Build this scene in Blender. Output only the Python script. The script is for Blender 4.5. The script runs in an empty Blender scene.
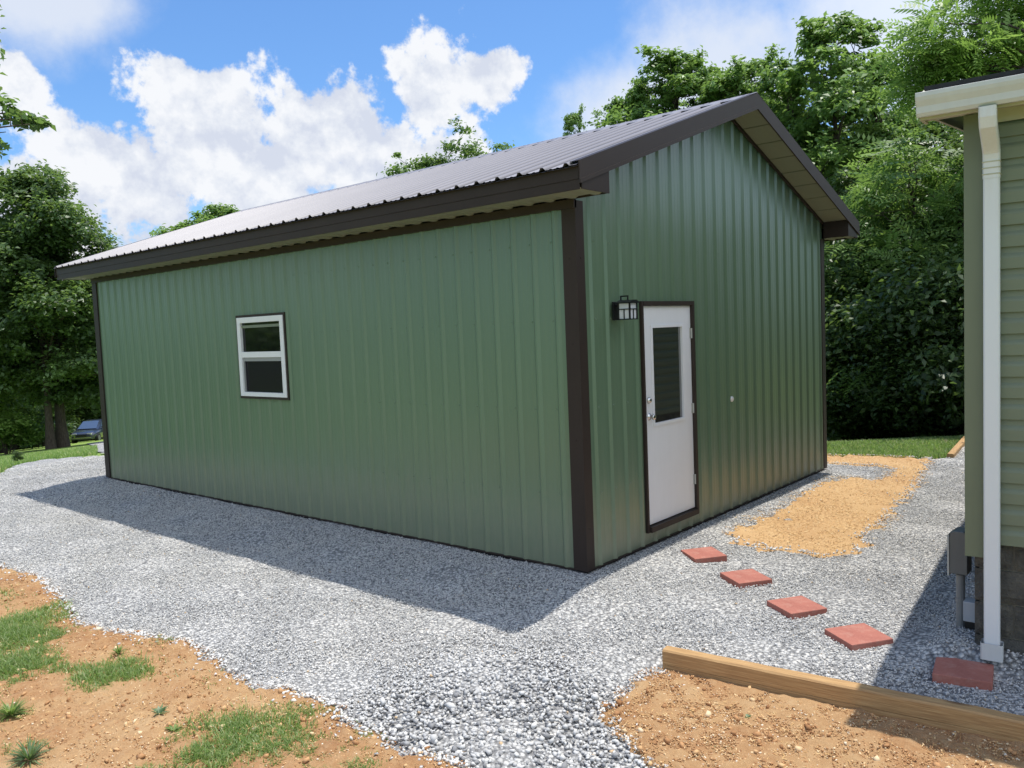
import bpy, math, random
import numpy as np
from mathutils import Vector, Matrix
from mathutils.geometry import delaunay_2d_cdt

rng = np.random.default_rng(7)
random.seed(7)
sc = bpy.context.scene
COL = sc.collection
R = math.radians

# ------------------------------------------------------------------ camera frame
CAM = np.array([-5.4463, -3.9173, 2.0443])
FWD = np.array([0.7579, 0.6489, -0.0673]); FWD /= np.linalg.norm(FWD)
RGT = np.array([0.6478, -0.7608, -0.0405]); RGT -= FWD * (RGT @ FWD); RGT /= np.linalg.norm(RGT)
UPV = np.cross(RGT, FWD)
FPX = 816.01
W, L = 5.634, 9.175          # shed footprint
SUN = np.array([0.215, -0.055, 1.0]); SUN /= np.linalg.norm(SUN)

def in_view(x, y, z, margin=70):
    d = np.stack([x - CAM[0], y - CAM[1], z - CAM[2]], -1)
    dep = d @ FWD
    px = 512 + FPX * (d @ RGT) / np.maximum(dep, .1)
    py = 384 - FPX * (d @ UPV) / np.maximum(dep, .1)
    return (dep > .5) & (px > -margin) & (px < 1024 + margin) & (py > -margin) & (py < 768 + margin), dep

# ------------------------------------------------------------------ terrain height
def smt(t):
    t = np.clip(t, 0, 1); return t * t * (3 - 2 * t)

def h(x, y):
    x = np.asarray(x, float); y = np.asarray(y, float)
    dx = np.maximum(0, np.maximum(-x, x - W)); dy = np.maximum(0, np.maximum(-y, y - L))
    d = np.hypot(dx, dy)
    g = -.03 - .07 * smt(d / 1.0)
    g = g - .06 * smt((-1.6 - x) / 1.6)
    g = g - .035 * smt((-.25 - x) / .6) * smt((11 - y) / 2)
    xt = -.95 + .112 * (-1.26 - y) + .07
    g = g - .068 * smt((xt + .04 - x) / .08) * smt((-1.0 - y) / .35)
    g = g + .11 * smt((x + .13) / .12) * smt((-2.42 - y) / .36) * smt((3.5 - x) / 2)
    c2 = x * .747 + y * .665 - 7.05
    g = g - np.minimum(1.6, .24 * (np.log1p(np.exp(-np.abs(c2) / .25)) * .25 + np.maximum(c2, 0))) * smt((x - 6.3) / 1.5) * smt((9.5 - y) / 4)
    s = y - 12.2
    sp = np.log1p(np.exp(-np.abs(s) / .5)) * .5 + np.maximum(s, 0)
    sp = np.where(sp > 60, 60 + 20 * (1 - np.exp(-(sp - 60) / 20)), sp)
    return g - .104 * sp

def hs(x, y): return float(h(x, y))

# ------------------------------------------------------------------ materials
MATS = {}
class NT:
    def __init__(s, name):
        m = bpy.data.materials.new(name); m.use_nodes = True
        s.m = m; s.t = m.node_tree; s.t.nodes.clear()
        s.out = s.t.nodes.new('ShaderNodeOutputMaterial')
    def n(s, typ, **kw):
        nd = s.t.nodes.new(typ)
        for k, v in kw.items():
            if k.startswith('i_'):
                key = k[2:]
                key = int(key) if key.isdigit() else key.replace('_', ' ')
                s.set(nd.inputs[key], v)
            else: setattr(nd, k, v)
        return nd
    def set(s, sock, v):
        if isinstance(v, bpy.types.NodeSocket): s.t.links.new(v, sock)
        elif isinstance(v, (tuple, list)) and len(v) == 3 and sock.type == 'RGBA': sock.default_value = (*v, 1)
        else: sock.default_value = v
    def coord(s, kind='Object', scale=None):
        c = s.n('ShaderNodeTexCoord').outputs[kind]
        if scale is None: return c
        mp = s.n('ShaderNodeMapping', i_Vector=c, i_Scale=scale)
        return mp.outputs[0]
    def noise(s, vec, scale, detail=4, rough=.55, out='Fac'):
        return s.n('ShaderNodeTexNoise', i_Vector=vec, i_Scale=scale, i_Detail=detail, i_Roughness=rough).outputs[out]
    def ramp(s, fac, stops):
        r = s.n('ShaderNodeValToRGB', i_Fac=fac)
        els = r.color_ramp.elements
        while len(els) > 1: els.remove(els[-1])
        els[0].position = stops[0][0]; els[0].color = (*stops[0][1], 1)
        for p, c in stops[1:]:
            e = els.new(p); e.color = (*c, 1)
        return r.outputs[0]
    def mix(s, fac, a, b, mode='MIX'):
        m = s.n('ShaderNodeMix', data_type='RGBA', blend_type=mode)
        s.set(m.inputs[0], fac); s.set(m.inputs[6], a); s.set(m.inputs[7], b)
        return m.outputs[2]
    def math(s, op, a, b=0.0, c=None):
        m = s.n('ShaderNodeMath', operation=op); s.set(m.inputs[0], a); s.set(m.inputs[1], b)
        if c is not None: s.set(m.inputs[2], c)
        return m.outputs[0]
    def attr(s, name, out='Fac'): return s.n('ShaderNodeAttribute', attribute_name=name).outputs[out]
    def bump(s, height, strength=.3, dist=.01, normal=None):
        b = s.n('ShaderNodeBump', i_Height=height, i_Strength=strength, i_Distance=dist)
        if normal is not None: s.set(b.inputs['Normal'], normal)
        return b.outputs[0]
    def pbr(s, color, rough=.6, normal=None, spec=None, metal=None, coat=None):
        p = s.n('ShaderNodeBsdfPrincipled')
        s.set(p.inputs['Base Color'], color); s.set(p.inputs['Roughness'], rough)
        if normal is not None: s.set(p.inputs['Normal'], normal)
        if spec is not None: s.set(p.inputs['Specular IOR Level'], spec)
        if metal is not None: s.set(p.inputs['Metallic'], metal)
        if coat is not None: s.set(p.inputs['Coat Weight'], coat)
        s.t.links.new(p.outputs[0], s.out.inputs[0])
        return s.m
    def done(s, name): MATS[name] = s.m; return s.m

def painted(name, col, rough=.45, var=.10, spec=.5, scale=3.0, streak=None):
    t = NT(name); c = t.coord()
    n1 = t.noise(c, scale, 5)
    n2 = t.noise(t.coord(scale=streak or (9, 9, 1.2)), 3, 4)
    f = t.math('ADD', t.math('MULTIPLY', n1, .5), t.math('MULTIPLY', n2, .5))
    lo = tuple(v * (1 - var) for v in col); hi = tuple(min(1, v * (1 + var)) for v in col)
    colr = t.ramp(f, [(.3, lo), (.7, hi)])
    rr = t.math('ADD', rough - .06, t.math('MULTIPLY', n2, .12))
    t.pbr(colr, rr, t.bump(n1, .06, .004), spec)
    return t.done(name)

def mk_wall():      # baked enamel steel: dust splashed along the foot, deepened to paint in warm bounce light, faint oil canning
    t = NT('green_steel'); c = t.coord()
    n1 = t.noise(c, .5, 3); f = n1
    base = t.ramp(f, [(.3, (.116, .186, .112)), (.7, (.130, .202, .123))])
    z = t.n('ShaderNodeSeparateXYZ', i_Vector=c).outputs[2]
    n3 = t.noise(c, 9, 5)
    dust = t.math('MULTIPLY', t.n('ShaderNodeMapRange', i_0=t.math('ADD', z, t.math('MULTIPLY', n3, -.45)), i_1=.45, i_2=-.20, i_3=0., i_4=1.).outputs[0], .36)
    col = t.mix(dust, base, (.30, .26, .185))  # dust tint, deepened to paint in warm bounce light
    t.pbr(col, .32, None, .85)
    t.done('green_steel')
mk_wall()
painted('brown_steel', (.040, .029, .024), .5, .10, .2)
def mk_roof():
    t = NT('roof_steel'); c = t.coord()
    n1 = t.noise(c, 1.2, 4)
    y = t.n('ShaderNodeSeparateXYZ', i_Vector=c).outputs[1]
    ph = t.math('ABSOLUTE', t.math('SUBTRACT', t.math('FRACT', t.math('ADD', t.math('DIVIDE', y, .2286), 100.0)), .5))     # .5 on the rib, dark lines along its foot paint in rib shade
    rib_shade = t.ramp(ph, [(.24, (0, 0, 0)), (.34, (1, 1, 1)), (.37, (1, 1, 1)), (.42, (0, 0, 0))])
    col = t.ramp(n1, [(.3, (.235, .222, .240)), (.7, (.265, .250, .268))])
    t.pbr(t.mix(t.math('MULTIPLY', rib_shade, .8), col, (.06, .055, .058)), .44, spec=.4)
    t.done('roof_steel')
mk_roof()
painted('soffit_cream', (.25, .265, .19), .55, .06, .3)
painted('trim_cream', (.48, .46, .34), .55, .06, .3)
painted('gutter_white', (.60, .61, .60), .5, .05, .3)
def mk_downspout():
    t = NT('downspout_white'); c = t.coord()
    z = t.n('ShaderNodeSeparateXYZ', i_Vector=c).outputs[2]
    n = t.noise(t.coord(scale=(10, 10, 2)), 4, 5)
    d = t.math('MULTIPLY', t.n('ShaderNodeMapRange', i_0=z, i_1=2.4, i_2=3.1, i_3=0., i_4=1.).outputs[0], n)
    t.pbr(t.mix(t.math('MULTIPLY', d, .4), (.74, .76, .78), (.52, .44, .30)), .45)
    t.done('downspout_white')
mk_downspout()
painted('door_white', (.86, .86, .87), .45, .03)
painted('vinyl_white', (.80, .80, .79), .4, .03)
painted('vinyl_shade', (.30, .31, .30), .5, .03)
painted('siding_green', (.175, .205, .140), .55, .06, streak=(1, 1, 6))
painted('corner_green', (.17, .195, .125), .5, .05)
painted('black_metal', (.008, .008, .009), .4, .1)
painted('grey_metal', (.13, .14, .14), .4, .08)
painted('light_metal', (.50, .50, .46), .5, .08)
painted('pvc_grey', (.20, .21, .21), .45, .06)
painted('util_grey', (.42, .45, .48), .5, .06)
painted('shingle', (.025, .025, .028), .9, .3, scale=30)
painted('dark_gap', (.006, .006, .006), .8, .1)
painted('cap_white', (.8, .8, .78), .4, .02)

def glass(name, col, rough=.03):
    t = NT(name); t.pbr(col, rough, t.bump(t.noise(t.coord(), 1.6, 2), .02, .01), .9, coat=1.0); return t.done(name)
t = NT('window_glass'); t.pbr((.005, .006, .006), .04, spec=.45); t.done('window_glass'); glass('door_glass', (.014, .017, .014), .04); MATS['door_glass'].node_tree.nodes['Principled BSDF'].inputs['IOR'].default_value = 2.1
t = NT('screen_glass'); t.pbr((.012, .010, .015), .22, spec=.25); t.done('screen_glass')
t = NT('lantern_glass'); t.pbr((.72, .73, .76), .25); t.done('lantern_glass')
t = NT('chrome'); t.pbr((.62, .60, .56), .18, metal=1.0); t.done('chrome')

def mk_paver():
    t = NT('red_concrete'); c = t.coord()
    n = t.noise(c, 60, 6, .7); b = t.noise(c, 6, 3)
    col = t.ramp(t.math('ADD', t.math('MULTIPLY', n, .5), t.math('MULTIPLY', b, .5)), [(.3, (.31, .105, .078)), (.7, (.45, .170, .125))])
    dust = t.math('MULTIPLY', t.ramp(t.noise(c, 14, 6, .7), [(.52, (0, 0, 0)), (.75, (1, 1, 1))]), .35)
    t.pbr(t.mix(dust, col, (.46, .33, .26)), .85, t.bump(n, .5, .004)); t.done('red_concrete')
mk_paver()

def mk_wood():
    t = NT('timber_wood')
    g = t.noise(t.coord(scale=(24, 1.1, 24)), 5, 6, .6)
    c = t.coord()
    w = t.noise(t.coord(scale=(60, .7, 60)), 3, 3)
    col = t.ramp(t.math('ADD', t.math('MULTIPLY', g, .6), t.math('MULTIPLY', w, .4)), [(.25, (.22, .11, .042)), (.5, (.42, .25, .105)), (.75, (.64, .43, .20))])
    k = t.n('ShaderNodeTexVoronoi', i_Vector=t.coord(scale=(4.5, 1.9, 6.)), i_Scale=1.0).outputs['Distance']
    kn = t.ramp(k, [(.10, (1, 1, 1)), (.20, (0, 0, 0))])
    t.pbr(t.mix(kn, col, (.05, .022, .010)), .75, t.bump(g, .5, .004)); t.done('timber_wood')
mk_wood()
def mk_bark(name, a, b):
    t = NT(name)
    n = t.noise(t.coord(scale=(6, 6, 1.2)), 4, 6, .65)
    t.pbr(t.ramp(n, [(.3, a), (.7, b)]), .9, t.bump(n, .8, .05)); return t.done(name)
mk_bark('bark', (.03, .022, .016), (.11, .085, .062))

def mk_leaf(name, stops, trans=.45):
    t = NT(name)
    r = t.attr('rnd')
    col = t.ramp(r, stops)
    d = t.n('ShaderNodeBsdfPrincipled'); t.set(d.inputs['Base Color'], col); d.inputs['Roughness'].default_value = .42
    d.inputs['Specular IOR Level'].default_value = .45
    tr = t.n('ShaderNodeBsdfTranslucent'); t.set(tr.inputs[0], t.mix(.5, col, (.34, .52, .09)))
    mx = t.n('ShaderNodeMixShader'); mx.inputs[0].default_value = trans
    t.t.links.new(d.outputs[0], mx.inputs[1]); t.t.links.new(tr.outputs[0], mx.inputs[2]); t.t.links.new(mx.outputs[0], t.out.inputs[0])
    return t.done(name)
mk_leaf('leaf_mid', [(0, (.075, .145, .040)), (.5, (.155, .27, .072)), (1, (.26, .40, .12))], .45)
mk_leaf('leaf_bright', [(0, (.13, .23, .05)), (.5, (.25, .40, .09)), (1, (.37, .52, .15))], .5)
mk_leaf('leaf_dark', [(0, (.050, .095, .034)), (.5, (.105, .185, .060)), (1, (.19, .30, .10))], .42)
mk_leaf('grass_blade', [(0, (.14, .23, .060)), (.5, (.23, .34, .10)), (.85, (.36, .46, .18)), (1, (.60, .52, .28))], .5)
mk_leaf('weed_blue', [(0, (.07, .13, .05)), (1, (.20, .28, .14))], .3)

mk_leaf('leaf_shade', [(0, (.026, .050, .018)), (.5, (.050, .092, .030)), (1, (.10, .165, .055))], .35)  # leaf colour darkened to paint in woodland shade
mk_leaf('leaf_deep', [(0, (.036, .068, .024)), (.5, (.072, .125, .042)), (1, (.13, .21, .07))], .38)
def mk_gravel_base():
    t = NT('gravel_base'); c = t.coord()
    v = t.n('ShaderNodeTexVoronoi', i_Vector=c, i_Scale=36.)
    v2 = t.n('ShaderNodeTexVoronoi', i_Vector=c, i_Scale=75.)
    sep = t.n('ShaderNodeSeparateColor', i_0=v.outputs['Color']).outputs[0]
    sep2 = t.n('ShaderNodeSeparateColor', i_0=v2.outputs['Color']).outputs[0]
    col = t.ramp(t.math('ADD', t.math('MULTIPLY', sep, .6), t.math('MULTIPLY', sep2, .4)), [(0, (.20, .20, .205)), (.35, (.40, .40, .395)), (.7, (.60, .59, .57)), (1, (.80, .77, .72))])
    gap = t.ramp(v.outputs['Distance'], [(.35, (1, 1, 1)), (.62, (.45, .45, .46))])
    big = t.ramp(t.noise(c, .8, 6, .65), [(.3, (.93, .935, .94)), (.5, (1.0, .995, .98)), (.7, (1.07, 1.055, 1.02))])
    col = t.mix(1.0, t.mix(1.0, col, gap, 'MULTIPLY'), big, 'MULTIPLY')
    hh = t.math('ADD', t.math('MULTIPLY', v.outputs['Distance'], -1.), t.math('MULTIPLY', sep, .6))
    t.pbr(col, .85, t.bump(hh, .9, .02)); t.done('gravel_base')
mk_gravel_base()
def mk_stone():
    t = NT('gravel_stone'); r = t.attr('rnd')
    c = t.coord(); n = t.noise(c, 120, 4)
    col = t.ramp(r, [(0, (.20, .20, .205)), (.12, (.42, .418, .415)), (.45, (.62, .613, .597)), (.78, (.76, .744, .715)), (.955, (.86, .83, .77)), (.965, (.56, .40, .23)), (1, (.60, .40, .19))])
    big = t.ramp(t.noise(c, .8, 6, .65), [(.3, (.93, .935, .94)), (.5, (1.0, .995, .98)), (.7, (1.07, 1.055, 1.02))])
    col = t.mix(1.0, col, big, 'MULTIPLY')
    t.pbr(t.mix(t.math('MULTIPLY', n, .35), col, (.42, .42, .42)), .8); t.done('gravel_stone')
mk_stone()
def mk_soil():
    t = NT('orange_soil'); c = t.coord()
    a = t.noise(c, 2.1, 7, .62); b = t.noise(c, 22, 6, .7); f = t.noise(c, 90, 4, .7)
    col = t.ramp(a, [(.26, (.27, .125, .052)), (.42, (.38, .200, .085)), (.58, (.45, .270, .125)), (.75, (.52, .35, .185))])
    col = t.mix(t.math('MULTIPLY', t.ramp(b, [(.45, (0, 0, 0)), (.7, (1, 1, 1))]), .55), col, (.54, .36, .19))
    col = t.mix(t.ramp(f, [(.60, (0, 0, 0)), (.74, (1, 1, 1))]), col, (.20, .095, .04))
    t.pbr(col, .95, t.bump(t.math('ADD', b, t.math('MULTIPLY', f, .4)), .8, .03)); t.done('orange_soil')
mk_soil()
def mk_strip():
    t = NT('straw_soil'); c = t.coord()
    a = t.noise(c, 1.3, 4); b = t.noise(t.coord(scale=(1, 3, 1)), 30, 6, .7)
    col = t.ramp(a, [(.3, (.45, .255, .110)), (.7, (.57, .365, .175))])
    col = t.mix(t.math('MULTIPLY', t.ramp(b, [(.42, (0, 0, 0)), (.68, (1, 1, 1))]), .6), col, (.64, .45, .235))
    t.pbr(col, .95, t.bump(b, .6, .02)); t.done('straw_soil')
mk_strip()
t = NT('soil_crumb'); t.pbr(t.ramp(t.attr('rnd'), [(0, (.28, .13, .052)), (.5, (.50, .27, .12)), (.8, (.64, .42, .21)), (.93, (.74, .57, .35)), (1, (.74, .67, .55))]), .95); t.done('soil_crumb')
t = NT('straw_chip'); t.pbr(t.ramp(t.attr('rnd'), [(0, (.33, .17, .062)), (.35, (.54, .32, .12)), (.7, (.67, .44, .19)), (1, (.76, .60, .34))]), .85); t.done('straw_chip')
def mk_lawn():
    t = NT('lawn_ground'); c = t.coord()
    a = t.noise(c, .35, 4); b = t.noise(c, 14, 6, .75)
    col = t.ramp(t.math('ADD', t.math('MULTIPLY', a, .5), t.math('MULTIPLY', b, .5)), [(.3, (.17, .26, .052)), (.5, (.24, .35, .080)), (.7, (.32, .42, .12))])
    t.pbr(col, .9, t.bump(b, 1., .06), .2); t.done('lawn_ground')
mk_lawn()
def mk_block():
    t = NT('stone_block'); c = t.coord()
    n = t.noise(c, 8, 6, .65); f = t.noise(c, 45, 5, .7)
    col = t.ramp(n, [(.3, (.060, .058, .054)), (.55, (.115, .108, .090)), (.75, (.19, .17, .125))])
    t.pbr(col, .9, t.bump(t.math('ADD', n, t.math('MULTIPLY', f, .5)), 1., .035)); t.done('stone_block')
mk_block()
painted('mortar', (.24, .22, .18), .95, .15, scale=20)
t = NT('car_paint'); t.pbr((.026, .033, .060), .22, coat=1.0); t.done('car_paint')
t = NT('car_glass'); t.pbr((.06, .09, .16), .06, spec=1.0); t.done('car_glass')  # blue base colour paints in a sky reflection
t = NT('rubber'); t.pbr((.012, .012, .012), .8); t.done('rubber')
t = NT('headlight'); t.pbr((.75, .77, .8), .12, metal=.6); t.done('headlight')

# ------------------------------------------------------------------ mesh helpers
class MB:
    def __init__(s): s.v = []; s.f = []; s.sm = False
    def add(s, vs, fs):
        o = len(s.v); s.v += [tuple(map(float, v)) for v in vs]; s.f += [tuple(i + o for i in f) for f in fs]; return s
    def box(s, a, b, M=None):
        x0, y0, z0 = a; x1, y1, z1 = b
        vs = [(x0, y0, z0), (x1, y0, z0), (x1, y1, z0), (x0, y1, z0), (x0, y0, z1), (x1, y0, z1), (x1, y1, z1), (x0, y1, z1)]
        if M is not None: vs = [tuple(M @ Vector(v)) for v in vs]
        return s.add(vs, [(0, 3, 2, 1), (4, 5, 6, 7), (0, 1, 5, 4), (1, 2, 6, 5), (2, 3, 7, 6), (3, 0, 4, 7)])
    def prism(s, poly, axis, a, b):      # poly: 2d points in the other two axes (order x,y,z), extruded along axis
        def p(u, v, w):
            return {0: (w, u, v), 1: (u, w, v), 2: (u, v, w)}[axis]
        n = len(poly)
        vs = [p(u, v, a) for u, v in poly] + [p(u, v, b) for u, v in poly]
        fs = [tuple(range(n - 1, -1, -1)), tuple(range(n, 2 * n))] + [(i, (i + 1) % n, n + (i + 1) % n, n + i) for i in range(n)]
        return s.add(vs, fs)
    def sheet(s, rows):                  # grid of points
        n = len(rows[0]); vs = [p for r in rows for p in r]
        return s.add(vs, [(i * n + j, i * n + j + 1, (i + 1) * n + j + 1, (i + 1) * n + j) for i in range(len(rows) - 1) for j in range(n - 1)])
    def tube(s, pts, radii, n=8, cap=True):
        pts = [Vector(p) for p in pts]
        rings = []
        ref = Vector((0, 0, 1))
        for i, p in enumerate(pts):
            d = (pts[min(i + 1, len(pts) - 1)] - pts[max(i - 1, 0)]).normalized()
            if abs(d.dot(ref)) > .95: ref = Vector((1, 0, 0)) if abs(d.x) < .9 else Vector((0, 1, 0))
            a = d.cross(ref).normalized(); b = d.cross(a)
            rings.append([p + (a * math.cos(2 * math.pi * k / n) + b * math.sin(2 * math.pi * k / n)) * radii[i] for k in range(n)])
        vs = [v for r in rings for v in r]
        fs = [(i * n + k, i * n + (k + 1) % n, (i + 1) * n + (k + 1) % n, (i + 1) * n + k) for i in range(len(pts) - 1) for k in range(n)]
        if cap: fs += [tuple(range(n - 1, -1, -1)), tuple((len(pts) - 1) * n + k for k in range(n))]
        return s.add(vs, fs)
    def build(s, name, mat, parent=None, smooth=False, bevel=0, seg=2):
        me = bpy.data.meshes.new(name); me.from_pydata(s.v, [], s.f); me.validate(); me.update()
        import bmesh
        bm = bmesh.new(); bm.from_mesh(me); bmesh.ops.recalc_face_normals(bm, faces=bm.faces)
        if bevel: bmesh.ops.bevel(bm, geom=list(bm.edges), offset=bevel, segments=seg, affect='EDGES', profile=.6)
        bm.to_mesh(me); bm.free()
        if smooth: me.polygons.foreach_set('use_smooth', [True] * len(me.polygons))
        return link(name, me, mat, parent)

def link(name, me, mat, parent=None):
    o = bpy.data.objects.new(name, me); COL.objects.link(o)
    if mat: me.materials.append(MATS[mat])
    if parent is not None: o.parent = parent; o.matrix_parent_inverse = parent.matrix_world.inverted() if False else Matrix()
    return o

def np_mesh(name, V, F, rnd=None, mat=None, parent=None, smooth=False):
    """V (n,3), F (m,k) constant polygon size"""
    me = bpy.data.meshes.new(name)
    V = np.ascontiguousarray(V, np.float32); F = np.ascontiguousarray(F, np.int32)
    m, k = F.shape
    me.vertices.add(len(V)); me.vertices.foreach_set('co', V.ravel())
    me.loops.add(m * k); me.loops.foreach_set('vertex_index', F.ravel())
    me.polygons.add(m); me.polygons.foreach_set('loop_start', np.arange(0, m * k, k, dtype=np.int32))
    me.update(calc_edges=True)
    if rnd is not None:
        a = me.attributes.new('rnd', 'FLOAT', 'POINT'); a.data.foreach_set('value', np.ascontiguousarray(rnd, np.float32))
    if smooth: me.polygons.foreach_set('use_smooth', np.ones(m, bool))
    return link(name, me, mat, parent)

def tag(o, label=None, cat=None, group=None, kind=None):
    for k, v in (('label', label), ('category', cat), ('group', group), ('kind', kind)):
        if v: o[k] = v
    return o
def thing(name, label, cat, loc=(0, 0, 0), rz=0, group=None):
    o = bpy.data.objects.new(name, None); COL.objects.link(o); o.location = loc; o.rotation_euler.z = rz
    o.empty_display_size = .2
    return tag(o, label, cat, group)

# ================================================================== SHED
EOH, GOH = .379, .325
ZE, ZR = 3.257, 4.3535                         # roof surface at eave edge / ridge
SL = (ZR - ZE) / (W / 2 + EOH)
SH_LABEL = 'green ribbed metal shed with brown trim and low gable roof'
shed = thing('metal_shed', SH_LABEL, 'shed')

def rib_profile(a, b, hgt=.019, base=.034, top=.009, pitch=.2286, start=0.0, minor=.0012):
    """points (t, height) along a wall from a to b"""
    pts = [(a, 0.0)]
    k = math.ceil((a - start) / pitch)
    while True:
        c = start + k * pitch
        if c > b - .03: break
        if c > a + .03:
            pts += [(c - base, 0), (c - top, hgt), (c + top, hgt), (c + base, 0)]
        for q in (.36, .64):
            m = c + pitch * q
            if a + .02 < m < b - .02: pts += [(m - .016, 0), (m - .008, minor), (m + .008, minor), (m + .016, 0)]
        k += 1
    pts = [p for p in pts if p[0] < b] + [(b, 0.0)]
    return sorted(pts)

def roof_z(x): return ZE + SL * (min(x, W - x) + EOH)
SCR = [.62, 1.35, 2.1, 2.75]
def screws(mb, ts, zs, fn):
    for t_ in ts:
        for z_ in zs:
            p = Vector(fn(t_, z_)); q = Vector(fn(t_, z_, .005))
            n_ = (q - p).normalized()
            mb.tube([p, q], [.010, .006], 6)
# long wall (x=0 side), pan recessed so rib crowns sit just behind the trim face
PAN = .022
def open_sheet(mb, ts, rows, hole):
    """rows: list of z per profile point; faces inside hole (t0,t1,z0,z1) are left open"""
    n = len(ts); o = len(mb.v); mb.v += [p for r_ in rows for p in r_]
    for i in range(len(rows) - 1):
        for j in range(n - 1):
            tm = (ts[j] + ts[j + 1]) / 2; zm_ = (rows[i][j][2] + rows[i + 1][j + 1][2]) / 2
            if hole and hole[0] < tm < hole[1] and hole[2] < zm_ < hole[3]: continue
            mb.f.append((o + i * n + j, o + i * n + j + 1, o + (i + 1) * n + j + 1, o + (i + 1) * n + j))
def with_edges(pr, edges):
    ts = [p[0] for p in pr]; hs_ = [p[1] for p in pr]
    return sorted(pr + [(e_, float(np.interp(e_, ts, hs_))) for e_ in edges])
def side_wall(name, xpan, sgn):
    mb = MB(); pr = rib_profile(.02, L - .02)
    hole = (4.143 - .012, 5.110 + .012, 1.360 - .012, 2.312 + .012) if sgn > 0 else None
    if hole: pr = with_edges(pr, hole[:2])
    zs = [.0, .02, .4, .9, 1.348, 1.8, 2.324, 2.7, 3.06]
    open_sheet(mb, [p[0] for p in pr], [[(xpan - sgn * hh, t_, z_) for t_, hh in pr] for z_ in zs], hole)
    ribs = [k * .2286 + .05 for k in range(1, 40) if k * .2286 < L - .3]
    screws(mb, [q for q in ribs if not (sgn > 0 and 4.1 < q < 5.15)], SCR, lambda t_, z_, e=0: (xpan - sgn * e, t_, z_))
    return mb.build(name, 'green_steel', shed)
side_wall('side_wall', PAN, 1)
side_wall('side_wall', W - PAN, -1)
def gable_wall(name, ypan, sgn):
    mb = MB(); pr = rib_profile(.02, W - .02)
    hole = (1.0025 - .030, 1.9125 + .030, .174 - .055, 2.204 + .030) if sgn > 0 else None
    # keep the peak as a profile point
    pr = with_edges(pr, [W / 2 + .0001] + ([hole[0], hole[1]] if hole else []))
    zlow = [0, .02, .119, .6, 1.2, 1.8, 2.234, 2.9]
    rows = [[(t_, ypan - sgn * hh, z_) for t_, hh in pr] for z_ in zlow]
    rows += [[(t_, ypan - sgn * hh, 2.9 + f * (roof_z(t_) - .09 - 2.9)) for t_, hh in pr] for f in (.25, .5, .75, 1)]
    open_sheet(mb, [p[0] for p in pr], rows, hole)
    ribs = [k * .2286 + .05 for k in range(1, 25) if k * .2286 < W - .3]
    screws(mb, [r for r in ribs if not 0.9 < r < 2.0], SCR, lambda t_, z_, e=0: (t_, ypan - sgn * e, z_))
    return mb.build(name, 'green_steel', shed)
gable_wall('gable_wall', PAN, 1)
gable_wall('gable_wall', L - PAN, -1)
# corner trims: L-section
for cx, sx in ((0, 1), (W, -1)):
    for cy, sy in ((0, 1), (L, -1)):
        mb = MB(); a, b, th = .140, .112, .021
        poly = [(cx, cy), (cx + sx * b, cy), (cx + sx * b, cy + sy * th), (cx + sx * th, cy + sy * th), (cx + sx * th, cy + sy * a), (cx, cy + sy * a)]
        mb.prism(poly, 2, -.005, 3.065)
        for z_ in (.35, 1.1, 1.9, 2.6):
            mb.tube([(cx + sx * b * .5, cy, z_), (cx + sx * b * .5, cy - sy * .005, z_)], [.006, .004], 6)
            mb.tube([(cx, cy + sy * a * .5, z_), (cx - sx * .005, cy + sy * a * .5, z_)], [.006, .004], 6)
        mb.build('corner_trim', 'brown_steel', shed)
# black block that paints the shadow gap under the panels + slab
mb = MB(); mb.box((.03, .03, -.25), (W - .03, L - .03, .004)); mb.build('gap_shadow', 'dark_gap', shed)
mb = MB(); mb.box((.05, .05, .01), (W - .05, L - .05, 2.95)); mb.build('inner_liner', 'dark_gap', shed)
# base trim (thin drip flashing under the panel foot)
mb = MB()
mb.box((.004, .142, -.012), (.03, L - .142, .0))
mb.box((W - .03, .142, -.012), (W - .004, L - .142, .0))
mb.box((.114, .004, -.012), (W - .114, .03, .0)); mb.box((.114, L - .03, -.012), (W - .114, L - .004, .0))
mb.build('base_trim', 'brown_steel', shed)

# roof panels
TH = .012
for sgn in (1, -1):
    mb = MB(); pr = rib_profile(-GOH + .004, L + GOH - .004, .024, .032, .012, minor=.004)
    us = [-EOH - .035] + list(np.linspace(-EOH, W / 2 - .01, 8))
    X = lambda u: u if sgn > 0 else W - u
    nx, nz = -SL / math.hypot(1, SL), 1 / math.hypot(1, SL)
    rows = []
    for u in us:
        z_ = ZE + SL * (u + EOH)
        rows.append([(X(u + nx * hh), t_, z_ + nz * hh) for t_, hh in pr])
    mb.sheet(rows)
    # underside sheet so that the roof is solid from below, and lip closing the edges
    mb.sheet([[(X(u), -GOH + .006, ZE + SL * (u + EOH) - TH), (X(u), L + GOH - .006, ZE + SL * (u + EOH) - TH)] for u in us])
    # screw rows
    for u in np.linspace(.15, W / 2 - .35, 4):
        for k in range(0, 41):
            t_ = k * .2286 + .05
            if t_ < L:
                z_ = ZE + SL * (u + EOH)
                mb.tube([(X(u), t_, z_), (X(u + nx * .006), t_, z_ + nz * .006)], [.007, .005], 5)
    mb.build('roof_panel', 'roof_steel', shed)
# ridge cap
mb = MB(); wc = .20; up = .024
poly = [(W / 2 - wc, ZR - SL * wc + up - .004), (W / 2 - .03, ZR - SL * .03 + up), (W / 2, ZR + up + .006), (W / 2 + .03, ZR - SL * .03 + up), (W / 2 + wc, ZR - SL * wc + up - .004),
        (W / 2 + wc, ZR - SL * wc + up - .008), (W / 2, ZR + up - .004), (W / 2 - wc, ZR - SL * wc + up - .008)]
mb.prism(poly, 1, -GOH - .012, L + GOH + .012); mb.build('ridge_cap', 'roof_steel', shed)
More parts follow.
